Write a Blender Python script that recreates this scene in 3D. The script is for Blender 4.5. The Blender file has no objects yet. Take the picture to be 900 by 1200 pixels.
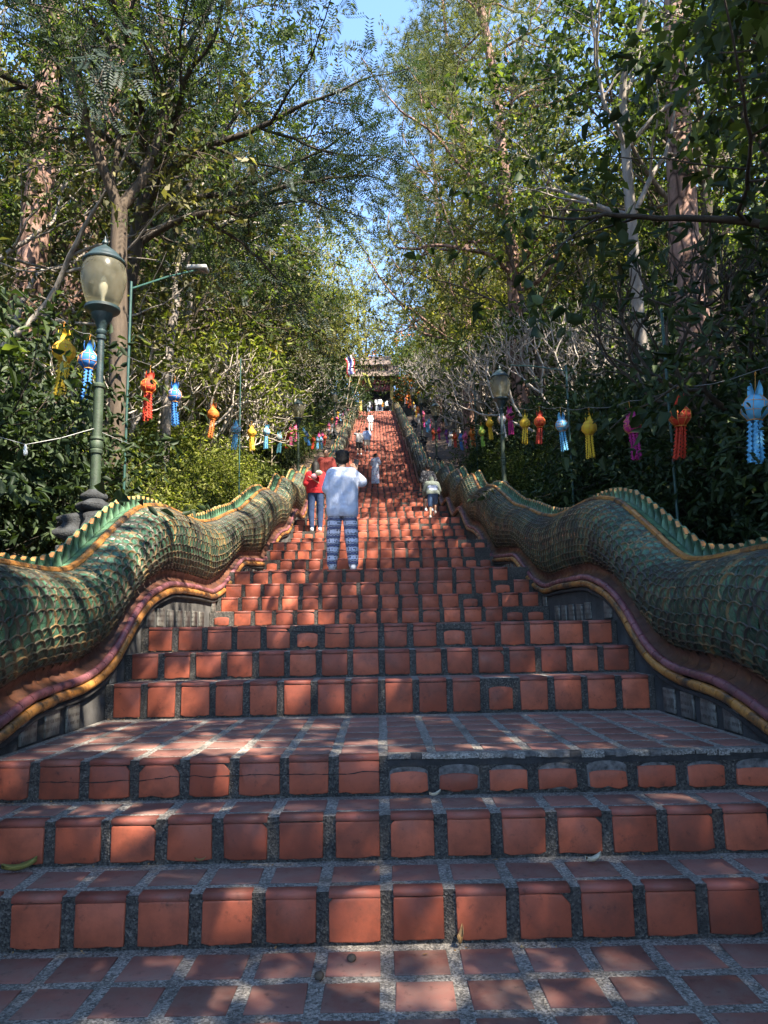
import bpy, bmesh, math, random
import numpy as np
from mathutils import Vector, Matrix

# ------------------------------------------------------------------ camera, world, sun, exposure
SC = bpy.context.scene
COL = SC.collection
R = math.radians
EYE = 1.24
CAM_F = 866.0 / 1200.0
PITCH, YAW, ROLL = 0.1515, R(0.47), R(1.0)
cd = bpy.data.cameras.new('camera'); cam = bpy.data.objects.new('camera', cd); COL.objects.link(cam)
cd.sensor_fit = 'VERTICAL'; cd.sensor_height = 36.0; cd.sensor_width = 36.0
cd.lens = CAM_F * 36.0; cd.clip_start = 0.05; cd.clip_end = 600
fwd = Vector((math.sin(YAW) * math.cos(PITCH), math.cos(YAW) * math.cos(PITCH), math.sin(PITCH)))
r0 = fwd.cross(Vector((0, 0, 1))).normalized(); u0 = r0.cross(fwd)
rr = math.cos(ROLL) * r0 - math.sin(ROLL) * u0
uu = math.sin(ROLL) * r0 + math.cos(ROLL) * u0
m = Matrix.Identity(4)
for i in range(3):
    m[i][0] = rr[i]; m[i][1] = uu[i]; m[i][2] = -fwd[i]
m[2][3] = EYE
cam.matrix_world = m
SC.camera = cam

SUN_EL, SUN_AZ = 52.0, 138.0          # azimuth clockwise from +Y (up the stairs): behind the camera, to the right
sv = Vector((math.sin(R(SUN_AZ)) * math.cos(R(SUN_EL)), math.cos(R(SUN_AZ)) * math.cos(R(SUN_EL)), math.sin(R(SUN_EL))))
W = bpy.data.worlds.new('World'); SC.world = W; W.use_nodes = True
nt = W.node_tree; nt.nodes.clear()
sky = nt.nodes.new('ShaderNodeTexSky'); sky.sky_type = 'NISHITA'; sky.sun_disc = False
sky.sun_elevation = R(SUN_EL); sky.sun_rotation = R(SUN_AZ); sky.air_density = 1.0; sky.altitude = 1500; sky.dust_density = 0.2; sky.ozone_density = 3.5
bg = nt.nodes.new('ShaderNodeBackground'); bg.inputs[1].default_value = 0.125
wo = nt.nodes.new('ShaderNodeOutputWorld')
nt.links.new(sky.outputs[0], bg.inputs[0]); nt.links.new(bg.outputs[0], wo.inputs[0])
sl = bpy.data.lights.new('sun', 'SUN'); sl.energy = 4.4; sl.angle = R(0.53); sl.color = (1.0, 0.90, 0.75)
so = bpy.data.objects.new('sun', sl); COL.objects.link(so)
so.rotation_euler = (-sv).to_track_quat('-Z', 'Y').to_euler(); so.location = sv * 60

SC.view_settings.view_transform = 'Standard'; SC.view_settings.look = 'None'
SC.view_settings.exposure = 2.55; SC.view_settings.gamma = 1.0; SC.view_settings.use_curve_mapping = False
SC.render.engine = 'CYCLES'
SC.cycles.max_bounces = 6; SC.cycles.diffuse_bounces = 4; SC.cycles.glossy_bounces = 2
SC.cycles.transmission_bounces = 4; SC.cycles.use_denoising = True
SC.cycles.sample_clamp_indirect = 6.0

# ------------------------------------------------------------------ helpers
def tag(o, label=None, cat=None, group=None, kind=None):
    if label: o['label'] = label
    if cat: o['category'] = cat
    if group: o['group'] = group
    if kind: o['kind'] = kind
    return o

def empty(name, loc=(0, 0, 0), rz=0.0, sc=1.0):
    o = bpy.data.objects.new(name, None); COL.objects.link(o)
    o.location = loc; o.rotation_euler = (0, 0, rz); o.scale = (sc, sc, sc)
    o.empty_display_size = 0.1
    return o

def link(name, me, parent=None):
    o = bpy.data.objects.new(name, me); COL.objects.link(o)
    if parent: o.parent = parent
    return o

def copy_tree(o, parent=None):
    c = o.copy(); COL.objects.link(c)
    if parent: c.parent = parent
    for ch in list(o.children): copy_tree(ch, c)
    return c

class MB:
    """collects polygons with a material index each and links them as one mesh object"""
    def __init__(s): s.v = []; s.f = []; s.m = []; s.n = 0
    def add(s, V, F, mi=0):
        V = np.asarray(V, float).reshape(-1, 3)
        s.v.append(V)
        for f in F: s.f.append([i + s.n for i in f])
        s.m += ([mi] * len(F)) if np.isscalar(mi) else list(mi)
        s.n += len(V)
    def box(s, a, b, mi=0, bev=0.0):
        x0, y0, z0 = a; x1, y1, z1 = b
        V = [(x0, y0, z0), (x1, y0, z0), (x1, y1, z0), (x0, y1, z0), (x0, y0, z1), (x1, y0, z1), (x1, y1, z1), (x0, y1, z1)]
        F = [(0, 3, 2, 1), (4, 5, 6, 7), (0, 1, 5, 4), (1, 2, 6, 5), (2, 3, 7, 6), (3, 0, 4, 7)]
        if bev <= 0: s.add(V, F, mi); return
        bm = bmesh.new(); vs = [bm.verts.new(v) for v in V]
        for f in F: bm.faces.new([vs[i] for i in f])
        bmesh.ops.bevel(bm, geom=list(bm.edges), offset=bev, segments=2, affect='EDGES', profile=0.5)
        bm.verts.index_update()
        s.add([tuple(v.co) for v in bm.verts], [[v.index for v in f.verts] for f in bm.faces], mi); bm.free()
    def tube(s, pts, rad, n=8, mi=0, caps=True):
        V, F = tube_geo(pts, rad, n, caps); s.add(V, F, mi)
    def lathe(s, prof, n=16, c=(0, 0, 0), mi=0, flat=False):
        prof = np.asarray(prof, float)
        a = np.linspace(0, 2 * np.pi, n, endpoint=False)
        V = []
        for r, z in prof:
            V += [(c[0] + r * math.cos(t), c[1] + r * math.sin(t), c[2] + z) for t in a]
        F = []
        for i in range(len(prof) - 1):
            for j in range(n):
                k = (j + 1) % n
                F.append((i * n + j, i * n + k, (i + 1) * n + k, (i + 1) * n + j))
        F.append(tuple(reversed(range(n)))); F.append(tuple(range((len(prof) - 1) * n, len(prof) * n)))
        s.add(V, F, mi)
    def build(s, name, mats, parent=None, smooth=None):
        me = mesh_np(name, np.concatenate(s.v) if s.v else np.zeros((0, 3)), s.f, mats, s.m)
        if smooth is not None: smooth_mesh(me, smooth)
        return link(name, me, parent)

def mesh_np(name, V, F, mats, mi=None):
    me = bpy.data.meshes.new(name)
    V = np.asarray(V, np.float32)
    if isinstance(F, np.ndarray):
        k = F.shape[1]; nf = len(F)
        idx = F.astype(np.int32).ravel(); starts = np.arange(0, nf * k, k, dtype=np.int32); tot = np.full(nf, k, np.int32)
    else:
        tot = np.array([len(f) for f in F], np.int32); nf = len(F)
        idx = np.fromiter((i for f in F for i in f), np.int32, int(tot.sum())); starts = np.concatenate([[0], np.cumsum(tot)[:-1]]).astype(np.int32)
    me.vertices.add(len(V)); me.vertices.foreach_set('co', V.ravel())
    me.loops.add(len(idx)); me.loops.foreach_set('vertex_index', idx)
    me.polygons.add(nf); me.polygons.foreach_set('loop_start', starts); me.polygons.foreach_set('loop_total', tot)
    if not isinstance(mats, (list, tuple)): mats = [mats]
    for mt in mats: me.materials.append(mt)
    if mi is not None and len(mats) > 1: me.polygons.foreach_set('material_index', np.asarray(mi, np.int32))
    me.update(calc_edges=True); me.validate(verbose=False)
    return me

def smooth_mesh(me, ang=40):
    me.polygons.foreach_set('use_smooth', np.ones(len(me.polygons), bool))
    if ang < 180:
        bm = bmesh.new(); bm.from_mesh(me)
        lim = R(ang)
        for e in bm.edges:
            e.smooth = not (len(e.link_faces) == 2 and e.calc_face_angle(0) > lim)
        bm.to_mesh(me); bm.free()

def tube_geo(pts, rad, n=8, caps=True):
    P = np.asarray(pts, float); k = len(P)
    rad = np.full(k, rad) if np.isscalar(rad) else np.asarray(rad, float)
    T = np.gradient(P, axis=0); T /= np.linalg.norm(T, axis=1, keepdims=True) + 1e-9
    ref = np.array([0, 0, 1.0]) if abs(T[0][2]) < 0.9 else np.array([1.0, 0, 0])
    A = np.zeros_like(P); a = np.cross(T[0], ref); a /= np.linalg.norm(a)
    for i in range(k):
        a = a - T[i] * (a @ T[i]); a /= np.linalg.norm(a) + 1e-9; A[i] = a
    B = np.cross(T, A)
    th = np.linspace(0, 2 * np.pi, n, endpoint=False)
    V = P[:, None, :] + rad[:, None, None] * (np.cos(th)[None, :, None] * A[:, None, :] + np.sin(th)[None, :, None] * B[:, None, :])
    V = V.reshape(-1, 3)
    i = np.arange(k - 1)[:, None] * n; j = np.arange(n)[None, :]; jn = (j + 1) % n
    F = np.stack([i + j, i + jn, i + n + jn, i + n + j], -1).reshape(-1, 4)
    F = [tuple(f) for f in F]
    if caps:
        F.append(tuple(reversed(range(n)))); F.append(tuple(range((k - 1) * n, k * n)))
    return V, F

# ------------------------------------------------------------------ materials
def newmat(name):
    mt = bpy.data.materials.new(name); mt.use_nodes = True
    t = mt.node_tree; return mt, t, t.nodes['Principled BSDF']

def ramp(t, fac, stops):
    n = t.nodes.new('ShaderNodeValToRGB'); el = n.color_ramp.elements
    while len(el) > 1: el.remove(el[-1])
    el[0].position = stops[0][0]; el[0].color = (*stops[0][1], 1)
    for p, c in stops[1:]:
        e = el.new(p); e.color = (*c, 1)
    t.links.new(fac, n.inputs[0]); return n.outputs[0]

def noise(t, scale, detail=4, rough=0.6, dist=0.0, coord='Object'):
    n = t.nodes.new('ShaderNodeTexNoise'); n.inputs['Scale'].default_value = scale
    n.inputs['Detail'].default_value = detail; n.inputs['Roughness'].default_value = rough; n.inputs['Distortion'].default_value = dist
    c = t.nodes.new('ShaderNodeTexCoord'); t.links.new(c.outputs[coord], n.inputs['Vector']); return n.outputs['Fac']

def mix(t, a, b, fac, mode='MIX'):
    n = t.nodes.new('ShaderNodeMix'); n.data_type = 'RGBA'; n.blend_type = mode
    for s, v in ((0, fac), (6, a), (7, b)):
        if hasattr(v, 'is_linked') or isinstance(v, bpy.types.NodeSocket): t.links.new(v, n.inputs[s])
        else: n.inputs[s].default_value = v if s == 0 else (*v, 1)
    return n.outputs[2]

def rnd(t):
    return t.nodes.new('ShaderNodeNewGeometry').outputs['Random Per Island']

def bump(t, b, h, strength=0.3, dist=0.01):
    n = t.nodes.new('ShaderNodeBump'); n.inputs['Strength'].default_value = strength; n.inputs['Distance'].default_value = dist
    t.links.new(h, n.inputs['Height']); t.links.new(n.outputs[0], b.inputs['Normal'])

def simple(name, col, rough=0.6, var=0.25, scale=8, bmp=0.15, metal=0.0, spec=0.5, bdist=0.01):
    mt, t, b = newmat(name)
    f = noise(t, scale, 5)
    lo = tuple(max(0, c * (1 - var)) for c in col); hi = tuple(min(1, c * (1 + var)) for c in col)
    t.links.new(ramp(t, f, [(0.3, lo), (0.7, hi)]), b.inputs['Base Color'])
    b.inputs['Roughness'].default_value = rough; b.inputs['Metallic'].default_value = metal
    b.inputs['Specular IOR Level'].default_value = spec
    if bmp: bump(t, b, noise(t, scale * 6, 4), bmp, bdist)
    return mt

def tile_mat(name, lo, hi, dirt, rough, dirt_amt):
    mt, t, b = newmat(name)
    c = ramp(t, rnd(t), [(0.0, lo), (0.55, tuple((a + d) / 2 for a, d in zip(lo, hi))), (1.0, hi)])
    c = mix(t, c, dirt, ramp(t, noise(t, 5.5, 7, 0.72), [(0.42, (0, 0, 0)), (0.78, (dirt_amt,) * 3)]))
    c = mix(t, c, (0.02, 0.017, 0.015), ramp(t, noise(t, 23, 5, 0.7), [(0.58, (0, 0, 0)), (0.72, (0.6, 0.6, 0.6))]))
    t.links.new(c, b.inputs['Base Color'])
    t.links.new(ramp(t, noise(t, 9, 4), [(0.3, (rough - 0.12,) * 3), (0.7, (rough + 0.15,) * 3)]), b.inputs['Roughness'])
    b.inputs['Specular IOR Level'].default_value = 0.3
    bump(t, b, noise(t, 40, 5), 0.25, 0.004)
    return mt

def pebble_mat(name, dark, light, frac):
    mt, t, b = newmat(name)
    v = t.nodes.new('ShaderNodeTexVoronoi'); v.inputs['Scale'].default_value = 130
    c = t.nodes.new('ShaderNodeTexCoord'); t.links.new(c.outputs['Object'], v.inputs['Vector'])
    s = t.nodes.new('ShaderNodeSeparateColor'); t.links.new(v.outputs['Color'], s.inputs[0])
    c1 = ramp(t, s.outputs[0], [(0.0, dark), (frac, tuple((a + d) / 2 for a, d in zip(dark, light))), (1.0, light)])
    c2 = mix(t, c1, tuple(x * 0.45 for x in dark), ramp(t, noise(t, 3.2, 6, 0.7), [(0.45, (0, 0, 0)), (0.75, (0.8, 0.8, 0.8))]))
    t.links.new(c2, b.inputs['Base Color']); b.inputs['Roughness'].default_value = 0.85
    bump(t, b, v.outputs['Distance'], 0.6, 0.006)
    return mt

M = {}
M['riser'] = tile_mat('terracotta_riser', (0.19, 0.045, 0.025), (0.45, 0.112, 0.056), (0.085, 0.034, 0.024), 0.55, 0.85)
M['tread'] = tile_mat('terracotta_tread', (0.15, 0.062, 0.048), (0.25, 0.108, 0.085), (0.19, 0.15, 0.125), 0.72, 0.8)
M['nose'] = tile_mat('terracotta_nosing', (0.18, 0.05, 0.036), (0.31, 0.088, 0.06), (0.13, 0.08, 0.06), 0.55, 0.8)
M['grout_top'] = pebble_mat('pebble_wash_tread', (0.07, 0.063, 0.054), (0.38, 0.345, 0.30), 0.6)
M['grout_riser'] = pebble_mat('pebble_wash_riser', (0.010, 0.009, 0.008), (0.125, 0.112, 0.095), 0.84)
M['mortar'] = simple('dark_mortar', (0.022, 0.021, 0.021), 0.85, 0.5, 14, 0.5)
M['chip'] = simple('pale_mortar', (0.10, 0.092, 0.085), 0.9, 0.8, 22, 0.7)
M['crack'] = simple('crack', (0.012, 0.01, 0.009), 0.9, 0.2, 8, 0)
M['wall'] = simple('stained_concrete', (0.03, 0.028, 0.026), 0.85, 0.75, 5, 0.6)
def plaque_mat():
    mt, t, b = newmat('white_plaque')
    c = ramp(t, noise(t, 9, 6, .7), [(0.35, (0.05, 0.047, 0.04)), (0.6, (0.17, 0.165, 0.145)), (.8, (.22, .21, .185))])
    tc = t.nodes.new('ShaderNodeTexCoord'); w = t.nodes.new('ShaderNodeTexWave'); w.bands_direction = 'Z'; w.inputs['Scale'].default_value = 6.6; t.links.new(tc.outputs['Object'], w.inputs['Vector'])
    mp = t.nodes.new('ShaderNodeMapping'); mp.inputs['Scale'].default_value = (1, 95, 30); t.links.new(tc.outputs['Object'], mp.inputs[0])
    n = t.nodes.new('ShaderNodeTexNoise'); n.inputs['Scale'].default_value = 1.0; n.inputs['Detail'].default_value = 1; t.links.new(mp.outputs[0], n.inputs['Vector'])
    k = mix(t, ramp(t, w.outputs['Fac'], [(.55, (0, 0, 0)), (.62, (.85, .85, .85))]), ramp(t, n.outputs['Fac'], [(.46, (0, 0, 0)), (.54, (1, 1, 1))]), 1.0, 'MULTIPLY')
    t.links.new(mix(t, c, (.035, .03, .026), k), b.inputs['Base Color']); b.inputs['Roughness'].default_value = .55; return mt
M['plaque'] = plaque_mat()

def glaze(name, lo, mid, hi, dirt, dirtpos=(0.5, 0.68), rough=0.28):
    mt, t, b = newmat(name)
    c = ramp(t, rnd(t), [(0.0, lo), (0.5, mid), (1.0, hi)])
    c = mix(t, c, dirt, ramp(t, noise(t, 2.1, 7, 0.75), [(dirtpos[0], (0, 0, 0)), (dirtpos[1], (1, 1, 1))]))
    c = mix(t, c, tuple(x * 0.6 for x in dirt), ramp(t, noise(t, 26, 5, 0.75), [(0.5, (0, 0, 0)), (0.72, (0.85, 0.85, 0.85))]))
    t.links.new(c, b.inputs['Base Color'])
    t.links.new(ramp(t, noise(t, 11, 4), [(0.35, (rough,) * 3), (0.7, (rough + 0.4,) * 3)]), b.inputs['Roughness'])
    bump(t, b, noise(t, 45, 4), 0.25, 0.004)
    return mt
M['scale'] = glaze('green_glazed_scale', (0.012, 0.045, 0.027), (0.032, 0.088, 0.052), (0.065, 0.15, 0.088), (0.016, 0.016, 0.013), (0.52, 0.72), 0.17)
M['rim'] = glaze('ochre_scale_rim', (0.028, 0.042, 0.027), (0.06, 0.06, 0.034), (0.21, 0.125, 0.045), (0.026, 0.022, 0.018), (0.42, 0.6), 0.35)
M['fin'] = glaze('green_crest', (0.03, 0.075, 0.04), (0.05, 0.12, 0.065), (0.085, 0.17, 0.09), (0.03, 0.028, 0.02), (0.56, 0.75), 0.35)
M['orange'] = glaze('orange_inset', (0.34, 0.13, 0.03), (0.42, 0.17, 0.035), (0.48, 0.22, 0.06), (0.08, 0.05, 0.03), (0.58, 0.78), 0.35)
M['ochre'] = glaze('ochre_roll', (0.22, 0.09, 0.022), (0.31, 0.13, 0.027), (0.38, 0.17, 0.04), (0.03, 0.022, 0.016), (0.49, 0.60), 0.3)
M['pink'] = glaze('pink_roll', (0.14, 0.048, 0.052), (0.19, 0.068, 0.076), (0.25, 0.098, 0.108), (0.05, 0.028, 0.03), (0.52, 0.68), 0.3)
M['brown'] = glaze('brown_band', (0.055, 0.02, 0.012), (0.085, 0.03, 0.016), (0.12, 0.045, 0.02), (0.02, 0.014, 0.011), (0.5, 0.7), 0.4)

def leafmat(name, lo, mid, hi, trans=0.35, rough=0.55, spec=0.22):
    mt, t, b = newmat(name)
    c = ramp(t, rnd(t), [(0.0, lo), (0.5, mid), (0.93, hi), (1.0, tuple(min(1, x * 1.5) for x in hi))])
    t.links.new(c, b.inputs['Base Color']); b.inputs['Roughness'].default_value = rough
    b.inputs['Specular IOR Level'].default_value = spec
    tr = t.nodes.new('ShaderNodeBsdfTranslucent')
    c2 = mix(t, c, (1.35, 1.5, 0.55), 1.0, 'MULTIPLY')
    t.links.new(c2, tr.inputs[0])
    ms = t.nodes.new('ShaderNodeMixShader'); ms.inputs[0].default_value = trans
    t.links.new(b.outputs[0], ms.inputs[1]); t.links.new(tr.outputs[0], ms.inputs[2])
    t.links.new(ms.outputs[0], t.nodes['Material Output'].inputs[0])
    return mt
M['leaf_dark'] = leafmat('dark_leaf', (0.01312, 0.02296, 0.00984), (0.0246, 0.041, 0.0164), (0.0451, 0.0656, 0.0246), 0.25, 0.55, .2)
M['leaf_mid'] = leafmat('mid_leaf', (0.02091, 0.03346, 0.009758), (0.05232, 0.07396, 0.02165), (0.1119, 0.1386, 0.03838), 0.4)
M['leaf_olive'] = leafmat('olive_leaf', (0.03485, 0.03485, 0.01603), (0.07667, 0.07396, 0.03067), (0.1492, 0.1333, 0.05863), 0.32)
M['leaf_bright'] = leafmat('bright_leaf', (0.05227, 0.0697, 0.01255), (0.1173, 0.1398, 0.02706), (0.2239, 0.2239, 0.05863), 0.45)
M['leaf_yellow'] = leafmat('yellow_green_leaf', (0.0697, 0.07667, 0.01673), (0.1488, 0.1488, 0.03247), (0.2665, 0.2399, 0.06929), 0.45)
M['leaf_blue'] = leafmat('feathery_leaf', (0.0164, 0.02952, 0.0246), (0.02788, 0.04592, 0.0369), (0.0451, 0.0656, 0.0492), 0.3)
M['needle'] = leafmat('pine_needle', (0.0574, 0.0697, 0.0246), (0.0984, 0.1107, 0.0369), (0.1558, 0.1517, 0.0574), 0.35)
M['leaf_dry'] = leafmat('dry_leaf', (0.16, 0.08, 0.03), (0.24, 0.14, 0.06), (0.34, 0.24, 0.12), 0.2)
M['flower'] = leafmat('orange_blossom', (0.55, 0.10, 0.02), (0.62, 0.14, 0.03), (0.7, 0.2, 0.05), 0.3)

def barkmat(name, lo, hi, scale=9, stretch=5, plate=None):
    mt, t, b = newmat(name)
    tc = t.nodes.new('ShaderNodeTexCoord'); mp = t.nodes.new('ShaderNodeMapping'); mp.inputs['Scale'].default_value = (1, 1, 1 / stretch)
    t.links.new(tc.outputs['Object'], mp.inputs[0])
    n = t.nodes.new('ShaderNodeTexNoise'); n.inputs['Scale'].default_value = scale; n.inputs['Detail'].default_value = 7; n.inputs['Roughness'].default_value = 0.7
    t.links.new(mp.outputs[0], n.inputs['Vector'])
    c = ramp(t, n.outputs['Fac'], [(0.3, lo), (0.68, hi)]); h = n.outputs['Fac']
    if plate:
        v = t.nodes.new('ShaderNodeTexVoronoi'); v.feature = 'DISTANCE_TO_EDGE'; v.inputs['Scale'].default_value = plate
        mp2 = t.nodes.new('ShaderNodeMapping'); mp2.inputs['Scale'].default_value = (1, 1, 0.4)
        t.links.new(tc.outputs['Object'], mp2.inputs[0]); t.links.new(mp2.outputs[0], v.inputs['Vector'])
        c = mix(t, tuple(x * 0.35 for x in lo), c, ramp(t, v.outputs['Distance'], [(0.0, (0, 0, 0)), (0.12, (1, 1, 1))]))
        bump(t, b, v.outputs['Distance'], 0.9, 0.06)
    else: bump(t, b, h, 0.6, 0.03)
    t.links.new(c, b.inputs['Base Color']); b.inputs['Roughness'].default_value = 0.9
    b.inputs['Specular IOR Level'].default_value = 0.2
    return mt
M['bark'] = barkmat('brown_bark', (0.042, 0.031, 0.023), (0.115, 0.088, 0.065))
M['bark_pale'] = barkmat('pale_grey_bark', (0.13, 0.11, 0.092), (0.31, 0.27, 0.23))
M['bark_dark'] = barkmat('dark_bark', (0.03, 0.025, 0.02), (0.075, 0.06, 0.048))
M['bark_pine'] = barkmat('plated_pine_bark', (0.13, 0.075, 0.055), (0.34, 0.21, 0.165), 6, 3, 3.2)
M['bark_frangi'] = barkmat('frangipani_bark', (0.20, 0.17, 0.14), (0.44, 0.385, 0.33), 14, 3)
M['soil'] = simple('leaf_litter_soil', (0.075, 0.05, 0.034), 0.95, 0.6, 3.5, 0.8, bdist=0.05)

# ------------------------------------------------------------------ stair profile
steps = [(3.12, 0.20), (3.50, 0.392), (3.88, 0.585), (5.60, 0.835), (6.00, 1.04), (6.40, 1.244), (8.91, 1.425), (9.29, 1.605),
         (9.67, 1.79), (10.05, 1.984), (12.59, 2.19), (12.97, 2.40), (13.35, 2.60), (13.73, 2.79), (16.2, 3.0), (16.6, 3.2), (17.0, 3.41), (17.38, 3.60), (17.76, 3.79)]
yy, zz = 17.76, 3.79
for k in range(5):
    yy += 2.11
    for j in range(4):
        if j: yy += 0.38
        zz += 0.2; steps.append((yy, zz))
for k in range(8):
    yy += 1.78
    for j in range(11):
        if j: yy += 0.42
        zz += 0.2; steps.append((yy, zz))
yy += 1.4
for j in range(4):
    if j: yy += 0.42
    zz += 0.2; steps.append((yy, zz))
TOP_Y, TOP_Z = yy, zz
SY = np.array([s[0] for s in steps]); SZ = np.array([s[1] for s in steps])
def stair_z(y):
    i = np.searchsorted(SY, y, side='right'); return np.where(i == 0, 0.0, SZ[np.maximum(i - 1, 0)])
_gy = np.arange(-40, 180, 0.05); _gz = stair_z(_gy)
def _smooth(w):
    k = np.exp(-0.5 * (np.arange(-4 * w, 4 * w + 0.01, 0.05) / w) ** 2); k /= k.sum()
    return np.convolve(np.pad(_gz, len(k) // 2, mode='edge'), k, 'valid')[:len(_gy)]
_s35, _s5, _s25 = _smooth(0.35), _smooth(0.5), _smooth(2.5)
def sm35(y): return np.interp(y, _gy, _s35)
def sm5(y): return np.interp(y, _gy, _s5)
def sm25(y): return np.interp(y, _gy, _s25)
def ground_z(x, y):
    x = np.abs(np.asarray(x, float)); y = np.asarray(y, float)
    z = sm25(y) - 0.35
    z = np.where(x > 3.2, z + (x - 3.2) * 0.10 + 0.25 * np.sin(x * 0.7 + y * 0.45) * np.clip((x - 3.2) / 4, 0, 1), z)
    return np.where(x < 3.0, z - 1.2, z)

# ------------------------------------------------------------------ ground
gx = np.concatenate([np.linspace(-120, -14, 40), np.linspace(-13, -3.25, 26), [-3.0, 0, 3.0], np.linspace(3.25, 13, 26), np.linspace(14, 120, 40)])
gy = np.concatenate([np.linspace(-90, -12, 22), np.linspace(-11, 100, 140), np.linspace(103, 260, 24)])
GX, GY = np.meshgrid(gx, gy); GZ = ground_z(GX, GY)
V = np.stack([GX, GY, GZ], -1).reshape(-1, 3); nx = len(gx)
i = np.arange(len(gy) - 1)[:, None] * nx; j = np.arange(nx - 1)[None, :]
Fq = np.stack([i + j, i + j + 1, i + nx + j + 1, i + nx + j], -1).reshape(-1, 4)
gm = mesh_np('ground', V, Fq, M['soil']); gm.polygons.foreach_set('use_smooth', np.ones(len(gm.polygons), bool))
tag(link('ground', gm), 'brown leaf-littered hillside either side of the stairs', None, None, 'structure')

# ------------------------------------------------------------------ stairs
rng = np.random.default_rng(7)
st = MB()                                     # 0 grout_top 1 grout_riser 2 riser 3 tread 4 nose 5 mortar 6 chip 7 crack
HW = 2.03
st.add([(-HW, -9, 0), (HW, -9, 0), (HW, 3.125, 0), (-HW, 3.125, 0)], [(0, 1, 2, 3)], 0)
for k, (y, z) in enumerate(steps):
    zb = 0 if k == 0 else steps[k - 1][1]
    y1 = steps[k + 1][0] if k + 1 < len(steps) else y + 14
    st.add([(-HW, y, zb), (HW, y, zb), (HW, y, z), (-HW, y, z)], [(0, 1, 2, 3)], 1)
    st.add([(-HW, y, z), (HW, y, z), (HW, y1, z), (-HW, y1, z)], [(0, 1, 2, 3)], 0)

def slab_y(x0, x1, z0, z1, y, th, mi, ragged, round_top=0.0):
    """riser tile: an outline in the xz plane standing th proud of y, lower edge worn"""
    nb = 7
    j = rng.normal(0, ragged, nb)
    xs = np.linspace(x1, x0, nb)
    low = [(xs[q] + (0.4 * j[q] if q in (0, nb - 1) else 0), z0 + abs(j[q]) + (0.9 * ragged if q in (0, nb - 1) else 0)) for q in range(nb)]
    if round_top > 0:
        a = np.linspace(0.12, math.pi - 0.12, 8)
        top = [((x0 + x1) / 2 - (x1 - x0) / 2 * math.cos(t), z1 - round_top + round_top * math.sin(t)) for t in a]
    else:
        e, e2 = [0.006 if rng.random() > 0.12 else 0.012 + 0.03 * rng.random() for _ in range(2)]
        top = [(x0, z1 - e), (x0 + e * .8, z1 - e * .1), (x0 + (x1 - x0) * .4, z1 + rng.normal(0, .0012)), (x1 - e2 * .8, z1 - e2 * .1), (x1, z1 - e2)]
    P = top + low
    n = len(P); b = 0.0035; cx, cz = (x0 + x1) / 2, (z0 + z1) / 2
    V = [(p[0], y, p[1]) for p in P] + [(p[0], y - th + b * 0.6, p[1]) for p in P] + \
        [(p[0] + (b if p[0] < cx else -b), y - th + rng.normal(0, 0.0006), p[1] + (b if p[1] < cz else -b)) for p in P]
    F = []
    for q in range(n):
        w = (q + 1) % n
        F.append((q, w, n + w, n + q)); F.append((n + q, n + w, 2 * n + w, 2 * n + q))
    F.append(tuple(range(2 * n, 3 * n)))
    st.add(V, [tuple(reversed(f)) for f in F], mi)

def slab_z(x0, x1, y0, y1, z, th, mi):
    jx = rng.normal(0, 0.002, 4); b = 0.004; j = rng.normal(0, 0.0009, 4)
    c = [(x0 + jx[0], y0 + jx[1]), (x1 + jx[2], y0 - jx[1]), (x1 - jx[0], y1 + jx[3]), (x0 - jx[2], y1 - jx[3])]
    s = [(b, b), (-b, b), (-b, -b), (b, -b)]
    V = [(p[0], p[1], z) for p in c] + [(p[0], p[1], z + th * 0.5) for p in c] + [(p[0] + q[0], p[1] + q[1], z + th + j[k]) for k, (p, q) in enumerate(zip(c, s))]
    F = [(8, 9, 10, 11)]
    for q in range(4):
        w = (q + 1) % 4; F += [(q, w, 4 + w, 4 + q), (4 + q, 4 + w, 8 + w, 8 + q)]
    st.add(V, F, mi)

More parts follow.
